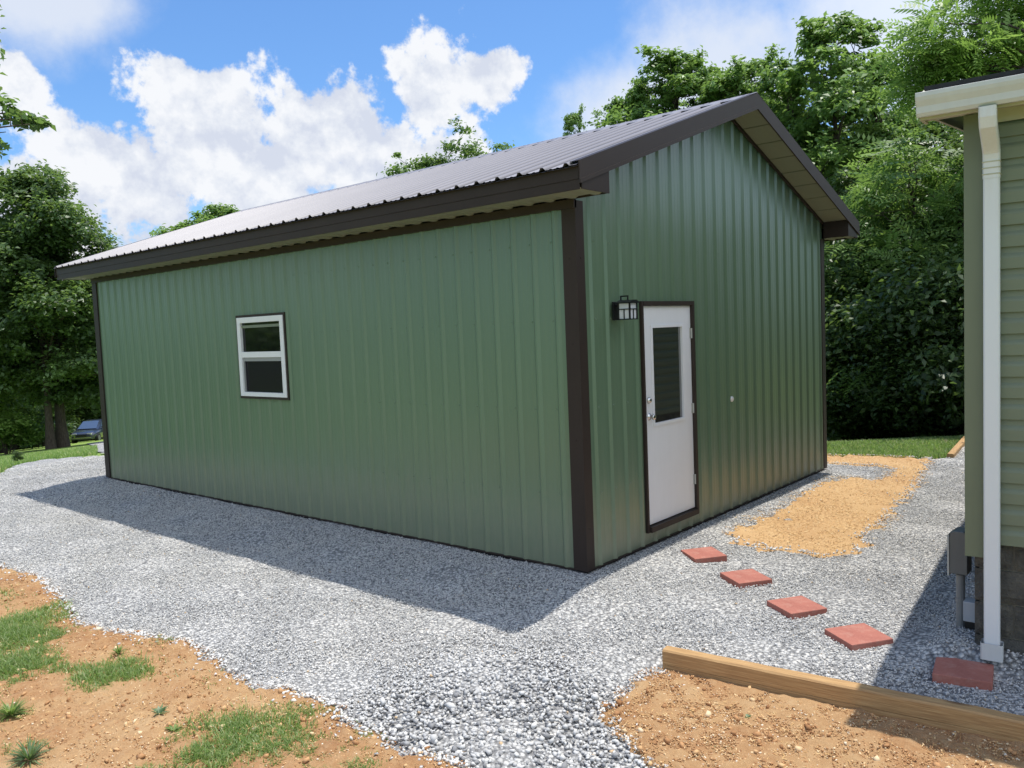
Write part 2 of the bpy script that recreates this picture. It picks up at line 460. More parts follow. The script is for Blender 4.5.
# dark foam closures show as dashes between the ribs under the cap
mb = MB()
for sgn in (-1, 1):
    xo = W / 2 + sgn * (wc - .012); zz = ZR - SL * (wc - .012)
    mb = MB(); mb.box((xo - .01, -GOH + .02, zz - .004), (xo + .01, L + GOH - .02, zz + up - .010)); mb.build('closure_strip', 'dark_gap', shed)
# eave fascia: outer board with a step line, one each side
ZFB = 3.070
for sgn in (1, -1):
    X = lambda u: u if sgn > 0 else W - u
    mb = MB()
    x0, x1 = sorted((X(-EOH), X(-EOH + .018)))
    mb.box((x0, -GOH + .012, ZFB + .075), (x1, L + GOH - .012, ZE - .014))
    x0, x1 = sorted((X(-EOH + .006), X(-EOH + .020)))
    mb.box((x0, -GOH + .012, ZFB), (x1, L + GOH - .012, ZFB + .074))
    mb.build('fascia', 'brown_steel', shed)
    # ribbed soffit under the eave
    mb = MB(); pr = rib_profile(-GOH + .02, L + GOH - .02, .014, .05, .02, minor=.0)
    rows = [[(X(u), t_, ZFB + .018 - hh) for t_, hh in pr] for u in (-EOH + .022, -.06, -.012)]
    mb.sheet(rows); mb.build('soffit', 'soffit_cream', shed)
    # dark channel along the wall head
    mb = MB(); x0, x1 = sorted((X(-.014), X(.021)))
    mb.box((x0, .0 + .0, 3.005), (x1, L, ZFB + .004)); mb.build('wall_channel', 'brown_steel', shed)
# rake trim: band on each slope of each gable, with a small lip
RB = .165
def rake(y0, y1, side):
    mb = MB()
    for sgn in (1, -1):
        X = lambda u: u if sgn > 0 else W - u
        a = -EOH - .012; b = W / 2
        za = ZE + SL * (a + EOH) + .022; zb = ZR + .022
        p = [(X(a), za), (X(b), zb), (X(b), zb - RB), (X(a), za - RB)]
        mb.prism(p, 1, y0, y1)
        yl = y0 - .006 if side < 0 else y1 + .006
        p = [(X(a - .002), za - RB + .03), (X(b), zb - RB + .03), (X(b), zb - RB - .002), (X(a - .002), za - RB - .002)]
        ya, yb = sorted((yl, y0 - .0005 if side < 0 else y1 + .0005)); mb.prism(p, 1, ya, yb)
        # top leg folded over the roof edge
        p = [(X(a), za), (X(b), zb), (X(b), zb + .004), (X(a), za + .004)]
        ya, yb = (y0, y0 + .09) if side < 0 else (y1 - .09, y1)
        mb.prism(p, 1, ya, yb)
    return mb.build('rake_trim', 'brown_steel', shed)
rake(-GOH - .012, -GOH, -1); rake(L + GOH, L + GOH + .012, 1)
# gable soffits: boards butted with a gap, plus dark edge channel at wall
for (ya, yb) in ((-GOH + .004, -.004), (L + .004, L + GOH - .004)):
    for sgn in (1, -1):
        X = lambda u: u if sgn > 0 else W - u
        mb = MB(); n = 8; u0, u1 = .03, W / 2 - .01
        for i in range(n):
            a = u0 + (u1 - u0) * i / n + .009; b = u0 + (u1 - u0) * (i + 1) / n - .009
            f = lambda u: ZE + SL * (u + EOH) - .105
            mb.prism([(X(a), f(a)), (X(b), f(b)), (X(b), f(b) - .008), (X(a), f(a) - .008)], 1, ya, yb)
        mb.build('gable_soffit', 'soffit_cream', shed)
        mb = MB()
        f = lambda u: ZE + SL * (u + EOH) - .098
        mb.prism([(X(u0), f(u0)), (X(u1), f(u1)), (X(u1), f(u1) - .004), (X(u0), f(u0) - .004)], 1, ya, yb)
        near = ya < 1
        y2, y3 = (-.016, .004) if near else (L - .004, L + .016)
        mb.prism([(X(u0), f(u0) - .012), (X(u1), f(u1) - .012), (X(u1), f(u1) - .05), (X(u0), f(u0) - .05)], 1, y2, y3)
        mb.build('soffit_channel', 'brown_steel', shed)
# eave returns: little boxes that close the eave at the gables
for sgn in (1, -1):
    X = lambda u: u if sgn > 0 else W - u
    for near in (True, False):
        y0, y1 = (-GOH + .001, -GOH + .010) if near else (L + GOH - .010, L + GOH - .001)
        mb = MB()
        mb.prism([(X(-EOH + .03), ZFB + .004), (X(.022), ZFB + .004), (X(.022), ZE + .03), (X(-EOH + .03), ZE - .11)], 1, y0, y1)
        ya, yb = (y1 + .001, -.002) if near else (L + .002, y0 - .001)
        mb.prism([(X(.010), ZFB + .006), (X(.022), ZFB + .006), (X(.022), ZE + .03), (X(.010), ZE + .02)], 1, ya, yb)
        mb.build('eave_return', 'brown_steel', shed)

# ---- door in the gable wall
D0, D1, DZ0, DZ1 = 1.0025, 1.9125, .174, 2.204
mb = MB(); fw = .045
for a, b in (((D0 - fw + .012, -.008, DZ0 - .065), (D0 - .002, .07, DZ1 + fw)), ((D1 + .002, -.012, DZ0 - .065), (D1 + fw, .07, DZ1 + fw)),
             ((D0 - .0015, -.0115, DZ1 + .004), (D1 + .0015, .07, DZ1 + fw - .0005))):
    mb.box(a, b)
fr = mb.build('door_frame', 'brown_steel', shed, bevel=.003)
mb = MB(); mb.box((D0 - .001, -.03, DZ0 - .064), (D1 + .001, .07, DZ0 - .012)); mb.build('threshold', 'brown_steel', shed, bevel=.003)
GX0, GX1, GZ0, GZ1 = 1.172, 1.728, 1.108, 2.0
mb = MB(); y0, y1 = .016, .058
mb.box((D0, y0, DZ0), (GX0, y1, DZ1)); mb.box((GX1, y0, DZ0), (D1, y1, DZ1))
mb.box((GX0, y0, DZ0), (GX1, y1, GZ0)); mb.box((GX0, y0, GZ1), (GX1, y1, DZ1))
door = mb.build('door', 'door_white', shed)
mb = MB(); e = .028
for a, b in (((GX0 - e, y0 - .010, GZ0 - e), (GX0, y0 - .001, GZ1 + e)), ((GX1, y0 - .010, GZ0 - e), (GX1 + e, y0 - .001, GZ1 + e)),
             ((GX0, y0 - .010, GZ0 - e), (GX1, y0 - .001, GZ0)), ((GX0, y0 - .010, GZ1), (GX1, y0 - .001, GZ1 + e))): mb.box(a, b)
mb.build('lite_frame', 'door_white', door, bevel=.002)
mb = MB(); mb.box((GX0 + .001, y0 + .012, GZ0 + .001), (GX1 - .001, y0 + .018, GZ1 - .001)); mb.build('glass_pane', 'door_glass', door)
def lathe_y(x, z, y, prof, n=16):
    m = MB(); m.tube([(x, y - d, z) for d, r in prof], [r for d, r in prof], n); return m
lathe_y(1.078, 1.182, y0, [(0, .033), (.006, .033), (.010, .014), (.030, .012), (.036, .024), (.050, .029), (.062, .024), (.066, .010)]).build('door_knob', 'chrome', door, smooth=True)
lathe_y(1.074, 1.335, y0, [(0, .030), (.012, .030), (.018, .022), (.026, .020)]).build('deadbolt', 'chrome', door, smooth=True)
for z_ in (.46, 1.18, 1.93):
    mb = MB(); mb.tube([(D1 + .001, .004, z_ - .05), (D1 + .001, .004, z_ + .05)], [.008, .008], 8); mb.box((D1 - .022, y0 - .004, z_ - .05), (D1 - .004, y0 - .001, z_ + .05))
    mb.build('hinge', 'light_metal', door)
# hose-bib hole cap
lathe_y(2.776, 1.192, .02, [(0, .030), (.022, .030), (.030, .026), (.034, .012)]).build('round_cap', 'cap_white', shed, smooth=True)

# ---- window in the side wall
w0, w1, z0, z1 = 4.143, 5.110, 1.360, 2.312
win = None
mb = MB()
for a, b in (((-.012, w0 - .028, z0 - .03), (.03, w0 - .001, z1 + .03)), ((-.012, w1 + .001, z0 - .03), (.03, w1 + .028, z1 + .03)),
             ((-.0118, w0 - .001, z0 - .0295), (.03, w1 + .001, z0 - .001)), ((-.0118, w0 - .001, z1 + .001), (.03, w1 + .001, z1 + .0295))): mb.box(a, b)
wtrim = mb.build('window_trim', 'brown_steel', shed)
mb = MB(); fs_ = .068
zm = 1.862
for a, b in (((-.022, w0, z0), (.03, w0 + fs_, z1)), ((-.022, w1 - fs_, z0), (.03, w1, z1)),
             ((-.0215, w0 + fs_, z0), (.03, w1 - fs_, z0 + .050)), ((-.0215, w0 + fs_, z1 - .066), (.03, w1 - fs_, z1)),
             ((-.018, w0 + fs_, zm - .034), (.03, w1 - fs_, zm + .034))): mb.box(a, b)
win = mb.build('window_frame', 'vinyl_white', wtrim, bevel=.003)
ia, ib = w0 + fs_, w1 - fs_
mb = MB(); mb.box((.012, ia + .001, zm + .035), (.018, ib - .001, z1 - .067)); mb.build('upper_pane', 'window_glass', wtrim)
mb = MB(); mb.box((.016, ia + .001, z0 + .051), (.022, ib - .001, zm - .035)); mb.build('lower_pane', 'screen_glass', wtrim)
mb = MB()
mb.box((-.004, ia + .001, zm - .034 - .045), (.014, ib - .001, zm - .0345)); mb.box((-.004, ia + .001, z0 + .0505), (.014, ia + .018, zm - .081)); mb.box((-.004, ib - .018, z0 + .0505), (.014, ib - .001, zm - .081))
mb.build('sash', 'vinyl_shade', wtrim)
mb = MB(); mb.box((.000, ia + .001, z1 - .066 - .062), (.010, ib - .001, z1 - .066 - .030)); mb.build('sash_rail', 'siding_green', wtrim)

# ================================================================== WALL LANTERN
lan = thing('wall_lantern', 'black square wall lantern with frosted panes beside the white door', 'lantern', (.545, 0, 2.157))
mb = MB(); mb.box((-.055, -.016, -.075), (.055, -.001, .085)); mb.build('back_plate', 'black_metal', lan, bevel=.003)
mb = MB(); mb.tube([(0, -.016, .05), (0, -.06, .05)], [.012, .012], 8)
mb.box((-.048, -.068, -.066), (.048, -.060, .066)); mb.build('arm', 'black_metal', lan)
cy = -.125; hw = .056
mb = MB()
for sx in (-1, 1):
    for sy in (-1, 1): mb.box((sx * hw - .006, cy + sy * hw - .006, -.066), (sx * hw + .006, cy + sy * hw + .006, .066))
mb.box((-hw - .008, cy - hw - .008, -.074), (hw + .008, cy + hw + .008, -.066))
for s_ in (-1, 1):
    for (a, b) in (((-hw + .0065, .012), (hw - .0065, .020)),):
        mb.box((a[0], cy + s_ * hw - .005, a[1]), (b[0], cy + s_ * hw + .005, b[1]))
        mb.box((s_ * hw - .005, cy + a[0], a[1]), (s_ * hw + .005, cy + b[0], b[1]))
    mb.box((-.004, cy + s_ * hw - .0045, -.066), (.004, cy + s_ * hw + .0045, .012))
    mb.box((s_ * hw - .0045, cy - .004, -.066), (s_ * hw + .0045, cy + .004, .012))
mb.build('cage', 'black_metal', lan)
mb = MB()
mb.prism([(-hw - .018, .066), (hw + .018, .066), (hw + .018, .074), (.03, .094), (-.03, .094), (-hw - .018, .074)], 1, cy - hw - .018, cy + hw + .018)
mb.build('cap', 'black_metal', lan)
mb = MB()
mb.box((-.006, cy - .010, .0945), (.006, cy + .000, .122)); mb.box((-.006, cy + .060, .0945), (.006, cy + .070, .122)); mb.box((-.006, cy - .010, .1225), (.006, cy + .070, .134))
mb.build('bracket', 'black_metal', lan)
mb = MB(); mb.box((-hw + .003, cy - hw + .003, -.065), (hw - .003, cy + hw - .003, .065)); mb.build('glass_shade', 'lantern_glass', lan)

# ================================================================== NEIGHBOUR HOUSE
house = thing('siding_house', 'green vinyl sided house with stone block foundation at the frame edge', 'house', (0, 0, 0))
HROT = R(5.0); HY = -2.822; house.rotation_euler.z = HROT; house.location = (HY * math.sin(HROT), HY - HY * math.cos(HROT) + .008, 0); HX1 = 7.6; HY1 = -9.5; HZ0 = .655; HZT = 3.175
LAP = .1245
HSL = .12
def lap_profile(z0_, z1_):
    pts = []; z_ = z0_
    while z_ < z1_ - .001:
        zt = min(z_ + LAP, z1_)
        pts += [(.003, z_), (.019, z_ + .001), (.020, z_ + .062), (.016, z_ + .074), (.005, z_ + .090), (.002, zt)]
        z_ = zt
    return pts
pr = lap_profile(HZ0, HZT)
mb = MB(); mb.sheet([[(-d, HY - .05, z_), (-d, HY1, z_)] for d, z_ in pr]); mb.build('siding_wall', 'siding_green', house)
hr = lambda x: 3.30 + HSL * (min(x, HX1 - x) + .25)
mb = MB(); pr2 = lap_profile(HZ0, hr(HX1 / 2) - .12)
rows = []
for d, z_ in pr2:
    zc = z_; xe = .05 if z_ < 3.2 else min(HX1 / 2, max(.05, (z_ + .12 - 3.30) / HSL - .25))
    rows.append([(xe, HY - .021 + d, zc), (HX1 - xe, HY - .021 + d, zc)])
mb.sheet(rows); mb.build('siding_wall', 'siding_green', house)
mb = MB(); mb.box((.0, HY1 - .02, HZ0), (.02, HY - .052, HZT)); mb.box((.05, HY - .045, HZ0), (HX1, HY - .024, 3.2)); mb.box((HX1 - .02, HY1, HZ0), (HX1, HY - .04, HZT)); mb.build('sheathing', 'corner_green', house)
mb = MB(); mb.prism([(-.022, HY + .002), (.11, HY + .002), (.11, HY - .018), (.0, HY - .018), (.0, HY - .112), (-.022, HY - .112)], 2, .568, HZT - .001)
mb.build('corner_post', 'corner_green', house, bevel=.003)
# block foundation with mortar
mb = MB(); mb.box((.052, HY1, -.35), (HX1 - .04, HY - .068, HZ0 + .002)); fnd = mb.build('foundation', 'mortar', house)
mb = MB(); ch, cl = .196, .40
rb = random.Random(3)
for j, zb in enumerate(np.arange(-.33, HZ0 - .02, ch + .010)):
    zt = min(zb + ch, HZ0 - .004)
    y_ = HY - .043 - (0.0)
    yy = y_; k = 0
    while yy > HY1 + .1:
        ln = (cl if (k or j % 2) else cl / 2)
        ye = yy - ln
        # rock face: grid bulge
        g = [[(.040 - .020 * math.sin(math.pi * min(max(a, .0), 1)) ** .5 * math.sin(math.pi * b) ** .5 - rb.uniform(0, .012) * (0 < a < 1) * (0 < b < 1), yy + (ye - yy) * a, zb + (zt - zb) * b) for b in np.linspace(0, 1, 5)] for a in np.linspace(0, 1, 7)]
        if ye > -5.0: mb.sheet(g)
        mb.box((.041, ye, zb), (.2, yy, zt))
        yy = ye - .010; k += 1
    xx = .062; k = 0
    while xx < HX1 - .3:
        ln = (cl if (k or not j % 2) else cl / 2); xe = xx + ln
        mb.box((xx, HY - .20, zb), (xe, HY - .0435 - rb.uniform(0, .002), zt)); xx = xe + .010; k += 1
mb.build('stone_block', 'stone_block', fnd)
# eave: soffit, fascia, frieze
mb = MB(); mb.box((-.203, HY1, 3.180), (.0, HY + .20, 3.192)); mb.build('soffit', 'trim_cream', house)
mb = MB(); mb.box((-.028, HY1, 3.106), (-.0225, HY - .112, 3.179)); mb.build('frieze_board', 'trim_cream', house)
mb = MB(); mb.box((-.222, HY1, 3.146), (-.204, HY + .202, 3.30)); mb.build('fascia', 'trim_cream', house)
mb = MB(); mb.prism([(-.203, 3.148), (-.02, 3.16), (-.02, 3.37), (-.203, 3.30)], 1, HY + .186, HY + .202); mb.build('eave_return', 'trim_cream', house)
# K-style gutter
mb = MB(); gx = -.224; gz = .033
out = [(gx, 3.262), (gx, 3.128), (gx - .050, 3.122), (gx - .066, 3.140), (gx - .070, 3.175), (gx - .090, 3.205), (gx - .098, 3.225), (gx - .098, 3.248), (gx - .086, 3.252)]
inn = [(gx - .084, 3.244), (gx - .093, 3.240), (gx - .093, 3.227), (gx - .084, 3.207), (gx - .064, 3.177), (gx - .060, 3.144), (gx - .048, 3.128), (gx - .005, 3.134), (gx - .005, 3.262)]
out = [(a, b + gz) for a, b in out]; inn = [(a, b + gz) for a, b in inn]
mb.prism(out + inn, 1, HY1, HY + .205)
gut = mb.build('gutter', 'gutter_white', house)
mb = MB(); mb.prism(out, 1, HY + .2055, HY + .209); mb.build('end_cap', 'gutter_white', gut)
# roof slab with shingles, gable overhang, rake boards
mb = MB()
for sgn in (1, -1):
    X = lambda u: u if sgn > 0 else HX1 - u
    f = lambda u: 3.302 + HSL * (u + .25)
    mb.prism([(X(-.275), f(-.275)), (X(HX1 / 2), f(HX1 / 2)), (X(HX1 / 2), f(HX1 / 2) + .022), (X(-.275), f(-.275) + .022)], 1, HY1 - .15, HY + .17)
mb.build('roof', 'shingle', house)
mb = MB()
for sgn in (1, -1):
    X = lambda u: u if sgn > 0 else HX1 - u
    f = lambda u: 3.300 + HSL * (u + .25)
    mb.prism([(X(-.02), f(-.02)), (X(HX1 / 2), f(HX1 / 2)), (X(HX1 / 2), f(HX1 / 2) - .15), (X(-.02), f(-.02) - .15)], 1, HY + .14, HY + .158)
mb.build('rake_board', 'trim_cream', house)
# downspout: rectangular tube with elbow from the gutter to the wall corner
def rect_tube(mb, path, wy, wx):
    """path of (x,z); cross-section wy along y, wx along travel-normal"""
    rows = []
    n = len(path)
    for i, (x, z_) in enumerate(path):
        a = Vector((path[max(i - 1, 0)][0], path[max(i - 1, 0)][1])); b = Vector((path[min(i + 1, n - 1)][0], path[min(i + 1, n - 1)][1]))
        d = (b - a).normalized(); nn = Vector((-d.y, d.x))
        r = []
        hw_, hx_ = wy / 2, wx / 2; cchm = .008
        for (v, u) in ((-hw_ + cchm, -hx_), (hw_ - cchm, -hx_), (hw_, -hx_ + cchm), (hw_, hx_ - cchm), (hw_ - cchm, hx_), (-hw_ + cchm, hx_), (-hw_, hx_ - cchm), (-hw_, -hx_ + cchm), (-hw_ + cchm, -hx_)):
            r.append((x + nn.x * u, DSY + v, z_ + nn.y * u))
        rows.append(r)
    mb.sheet(rows)
DSY = -2.965
mb = MB(); zb = .0
rect_tube(mb, [(-.055, 2.80), (-.055, zb)], .082, .062); dsp = mb.build('downspout', 'downspout_white', house)
mb = MB(); rect_tube(mb, [(-.262, 3.152), (-.262, 3.10), (-.250, 3.065), (-.090, 2.965), (-.064, 2.94), (-.0555, 2.90), (-.0555, 2.79)], .086, .066)
mb.build('elbow', 'downspout_white', dsp)
mb = MB()
for z_ in (2.88, 2.845, 2.81): mb.box((-.091, DSY - .045, z_), (-.0225, DSY + .045, z_ + .006))
mb.build('elbow_crimp', 'trim_cream', dsp)
mb = MB(); rect_tube(mb, [(-.058, .075), (-.058, -.025)], .115, .088); mb.build('base_adapter', 'gutter_white', dsp)
# utility boxes
ebx = thing('meter_box', 'grey metal utility box on conduit at the house corner', 'utility box', (.34, -2.715, hs(.34, -2.715)))
zg = ebx.location.z
mb = MB(); mb.prism([(-.048, .355), (.055, .355), (.055, .60), (.047, .622), (.028, .634), (-.028, .634), (-.040, .622), (-.048, .60)], 0, -.05, .09)
bx_ = mb.build('cabinet', 'grey_metal', ebx, bevel=.004)
mb = MB(); mb.prism([(.0555, .34), (.066, .34), (.066, .605), (.0555, .615)], 0, -.055, .095); mb.build('cover', 'light_metal', ebx)
mb = MB(); mb.tube([(0, 0, -.1), (0, 0, .344)], [.027, .027], 14, True); mb.build('conduit', 'pvc_grey', ebx, smooth=False)
mb = MB(); mb.tube([(0, 0, .16), (0, 0, .19)], [.031, .031], 14); mb.box((-.015, -.10, .165), (.015, -.0, .185)); mb.build('clamp', 'pvc_grey', ebx)
sbx = thing('cable_box', 'small pale cable box low on the foundation behind the conduit', 'utility box', (.30, -2.80, .12))
mb = MB(); mb.box((-.04, -.06, -.055), (.06, .055, .075)); mb.build('cabinet', 'util_grey', sbx, bevel=.006)
mb = MB(); mb.box((-.035, -.055, -.10), (.05, .045, -.056)); mb.build('gland', 'black_metal', sbx)

# ================================================================== GROUND SHEETS
def grid_mesh(xs, ys, zoff, name, mat):
    X, Y = np.meshgrid(xs, ys, indexing='ij'); Z = h(X, Y) + zoff
    for p_ in (GRAV, SOIL_L + [(-7.5, -3.2), (-7.5, 6.2)], SOIL_R + [(-.9, -1.3), (-.5, -5.2), (-3, -5.2)]): Z = Z - .12 * in_poly(X, Y, p_) * (Z > -1.2)
    V = np.stack([X, Y, Z], -1).reshape(-1, 3); nx, ny = len(xs), len(ys)
    i, j = np.meshgrid(np.arange(nx - 1), np.arange(ny - 1), indexing='ij'); a = (i * ny + j).ravel()
    F = np.stack([a, a + ny, a + ny + 1, a + 1], -1)
    return np_mesh(name, V, F, None, mat, smooth=True)
def spread(c0, c1, step, lo, hi, g=1.25):
    a = list(np.arange(c0, c1 + 1e-6, step)); s = step
    while a[-1] < hi: s *= g; a.append(a[-1] + s)
    s = step
    while a[0] > lo: s *= g; a.insert(0, a[0] - s)
    return np.array(a)

def jag(poly, amp=.05, step=.07, seed=1, closed=True):
    r = np.random.default_rng(seed); out = []
    n = len(poly)
    for i in range(n):
        if i == n - 1 and not closed: out.append(tuple(poly[i])); break
        a = np.array(poly[i]); b = np.array(poly[(i + 1) % n]); d = b - a; ln = np.linalg.norm(d)
        if ln > 9: out.append(tuple(a)); continue
        k = max(1, int(ln / step)); nn = np.array([-d[1], d[0]]) / max(ln, 1e-6)
        for q in range(k):
            out.append(tuple(a + d * q / k + nn * r.normal() * amp * (.5 if q == 0 else 1)))
    return out
def in_poly(px, py, poly):
    px = np.asarray(px); py = np.asarray(py); c = np.zeros(px.shape, bool); n = len(poly)
    for i in range(n):
        x1, y1 = poly[i]; x2, y2 = poly[i - 1]
        cond = ((y1 > py) != (y2 > py)) & (px < (x2 - x1) * (py - y1) / ((y2 - y1) or 1e-9) + x1)
        c ^= cond
    return c
def near_edge(x, y, line, dist):
    m = np.full(len(x), 9.)
    for (a, b) in zip(line[:-1], line[1:]):
        a = np.array(a); b = np.array(b); dd = b - a; tt = np.clip(((x - a[0]) * dd[0] + (y - a[1]) * dd[1]) / (dd @ dd), 0, 1)
        m = np.minimum(m, np.hypot(x - a[0] - tt * dd[0], y - a[1] - tt * dd[1]))
    return m
def region(name, poly, zoff, mat, step, rough=0.0, seed=0, kind='structure'):
    xs = [p[0] for p in poly]; ys = [p[1] for p in poly]
    r = np.random.default_rng(seed)
    gx, gy = np.meshgrid(np.arange(min(xs), max(xs), step), np.arange(min(ys), max(ys), step))
    gx = gx.ravel() + r.uniform(-.3, .3, gx.size) * step; gy = gy.ravel() + r.uniform(-.3, .3, gy.size) * step
    k = in_poly(gx, gy, poly); pts = [Vector((float(a), float(b))) for a, b in zip(gx[k], gy[k])]
    bd = [Vector(p) for p in poly]; nb = len(bd)
    vs, es, fs, *_ = delaunay_2d_cdt(bd + pts, [(i, (i + 1) % nb) for i in range(nb)], [list(range(nb))], 1, 1e-5)
    V = np.array([[v[0], v[1], 0] for v in vs]); V[:, 2] = h(V[:, 0], V[:, 1]) + zoff
    if rough:
        V[:, 2] += r.normal(0, rough, len(V)) + .012 * np.sin(V[:, 0] * 5.1 + 1.3) * np.sin(V[:, 1] * 4.3)
        if rough > .0055: V[:, 2] += .006 * np.sin(V[:, 0] * 17 + 3 * np.sin(V[:, 1] * 7)) * np.sin(V[:, 1] * 19 + 2 * np.sin(V[:, 0] * 9)) + .004 * np.maximum(0, np.sin(V[:, 0] * 37 + V[:, 1] * 11) * np.sin(V[:, 1] * 31 - V[:, 0] * 13))
    if zoff > .01:
        m = near_edge(V[:, 0], V[:, 1], list(poly) + [poly[0]], .1)
        V[:, 2] -= (zoff + .012) * smt(1 - m / (.07 if rough > .0055 and mat == 'orange_soil' else .03))
    o = np_mesh(name, V, np.array([f for f in fs if len(f) == 3]), None, mat, smooth=True)
    return tag(o, kind=kind)

SOIL_L = [(-2.9, 6.2), (-2.69, 5.35), (-2.60, 5.06), (-2.61, 4.53), (-2.71, 3.78), (-2.87, 2.97), (-2.83, 2.50), (-2.72, 2.09), (-2.64, 1.86), (-2.59, 1.51), (-2.67, 1.05), (-2.70, .76), (-2.67, .47), (-2.60, .25), (-2.60, 0), (-2.67, -.31), (-2.68, -.66), (-2.67, -.88), (-2.65, -1.15), (-2.75, -2.2), (-3.2, -3.2)]
SOIL_L = [(a + .04, b + .08) for a, b in SOIL_L]
soil_l = jag(SOIL_L, .03, .08, 3, False) + [(-7.5, -3.2), (-7.5, 6.2)]
SOIL_R = [(-2.6, -3.2), (-2.3, -2.3), (-2.08, -1.80), (-1.94, -1.60), (-1.86, -1.38), (-1.76, -1.29), (-1.55, -1.27), (-1.26, -1.26), (-1.0, -1.28)]
SOIL_R = [(a + .06, b + .045) for a, b in SOIL_R[:-1]] + [SOIL_R[-1]]
soil_r = jag(SOIL_R, .025, .07, 4, False) + [(-.90, -1.30), (-.66, -3.4), (-.14, -8.2), (-4.0, -8.2), (-3.2, -3.4)]
DIRT_ = [(1.88, -.34), (2.25, -.38), (2.72, -.40), (3.03, -.39), (3.73, -.33), (4.03, -.31), (4.69, -.28), (5.21, -.34), (5.31, -.49), (5.47, -.74), (6.05, -.76), (6.37, -.69), (6.58, -.39), (6.50, -.09), (6.40, .20), (6.5, 1.2), (7.1, 1.2), (7.13, .49), (7.38, -.23), (7.40, -.84), (6.28, -1.00), (5.21, -1.16), (4.31, -1.24), (3.30, -1.35), (2.74, -1.37), (2.28, -1.47), (1.91, -1.44), (1.80, -1.33), (1.82, -1.08), (1.80, -.95), (1.74, -.83), (1.70, -.63)]
def grow(poly, dist):
    out = []; n = len(poly); area = sum(poly[i - 1][0] * poly[i][1] - poly[i][0] * poly[i - 1][1] for i in range(n))
    for i in range(n):
        a, b = poly[i - 1], poly[(i + 1) % n]; dx, dy = b[0] - a[0], b[1] - a[1]; l_ = math.hypot(dx, dy) or 1; sg = 1 if area > 0 else -1
        out.append((poly[i][0] + sg * dy / l_ * dist, poly[i][1] - sg * dx / l_ * dist))
    return out
DIRT = grow(DIRT_, .07)
dirt = jag(DIRT, .045, .08, 5)
# gravel yard: everything around the shed, from the house to the drive on the far left
GRAV = [(-7.0, -4.6), (-.62, -4.6), (-.1, -9.4), (.12, -9.4), (.12, -2.86), (10.6, -2.86), (10.4, -.95), (9.9, -.86), (7.60, -1.02), (7.35, -.6), (6.85, .3), (6.4, 1.4), (6.2, 9.6), (5.2, 12.4), (1.76, 13.48), (2.12, 16.0), (2.0, 17.3), (1.70, 17.0), (.93, 15.93), (.05, 13.59), (-.58, 12.06), (-1.6, 10.2), (-3.6, 8.0), (-7.0, 6.0)]
grav = jag(GRAV, .03, .15, 6)
g = grid_mesh(spread(-6, 14, .25, -420, 520), spread(-6, 20, .25, -420, 520), -.03, 'ground', 'lawn_ground'); tag(g, kind='structure')
region('gravel_drive', grav, 0.0, 'gravel_base', .14, .003, 1)
region('soil', soil_l, .022, 'orange_soil', .035, .006, 2)
region('soil', soil_r, .030, 'orange_soil', .05, .006, 3)
region('soil', dirt, .014, 'straw_soil', .08, .006, 4)
# the worn lane on to the parked car
lane = [(2.30, 14.6), (2.55, 15.6), (4.6, 20.6), (7.6, 28.2), (13.6, 44.2), (15.6, 44.0), (8.6, 27.5), (5.3, 20.2), (3.2, 15.0)]
region('lane', jag(lane, .08, .5, 8), .004, 'gravel_base', 1.0, 0, 5)

# ---- gravel stones
ico_v = []
ph = (1 + 5 ** .5) / 2
for a, b in ((1, ph), (-1, ph), (1, -ph), (-1, -ph)): ico_v += [(0, a, b), (a, b, 0), (b, 0, a)]
ico_v = np.array(ico_v); ico_v /= np.linalg.norm(ico_v[0])
from itertools import combinations
dmin = min(np.linalg.norm(ico_v[a] - ico_v[b]) for a, b in combinations(range(12), 2))
ico_f = []
for a, b, c in combinations(range(12), 3):
    if all(abs(np.linalg.norm(ico_v[p] - ico_v[q]) - dmin) < 1e-3 for p, q in ((a, b), (b, c), (a, c))):
        if np.dot(np.cross(ico_v[b] - ico_v[a], ico_v[c] - ico_v[a]), ico_v[a]) < 0: b, c = c, b
        ico_f.append((a, b, c))
ico_f = np.array(ico_f)
oct_v = np.array([(1, 0, 0), (-1, 0, 0), (0, 1, 0), (0, -1, 0), (0, 0, 1), (0, 0, -1)], float)
oct_f = np.array([(0, 2, 4), (2, 1, 4), (1, 3, 4), (3, 0, 4), (2, 0, 5), (1, 2, 5), (3, 1, 5), (0, 3, 5)])
def quats(n, r, tilt=None):
    q = r.normal(size=(n, 4)); q /= np.linalg.norm(q, axis=1)[:, None]
    w, x, y, z = q.T
    return np.stack([np.stack([1 - 2 * (y * y + z * z), 2 * (x * y - z * w), 2 * (x * z + y * w)], -1),
                     np.stack([2 * (x * y + z * w), 1 - 2 * (x * x + z * z), 2 * (y * z - x * w)], -1),
                     np.stack([2 * (x * z - y * w), 2 * (y * z + x * w), 1 - 2 * (x * x + y * y)], -1)], 1)
import bmesh
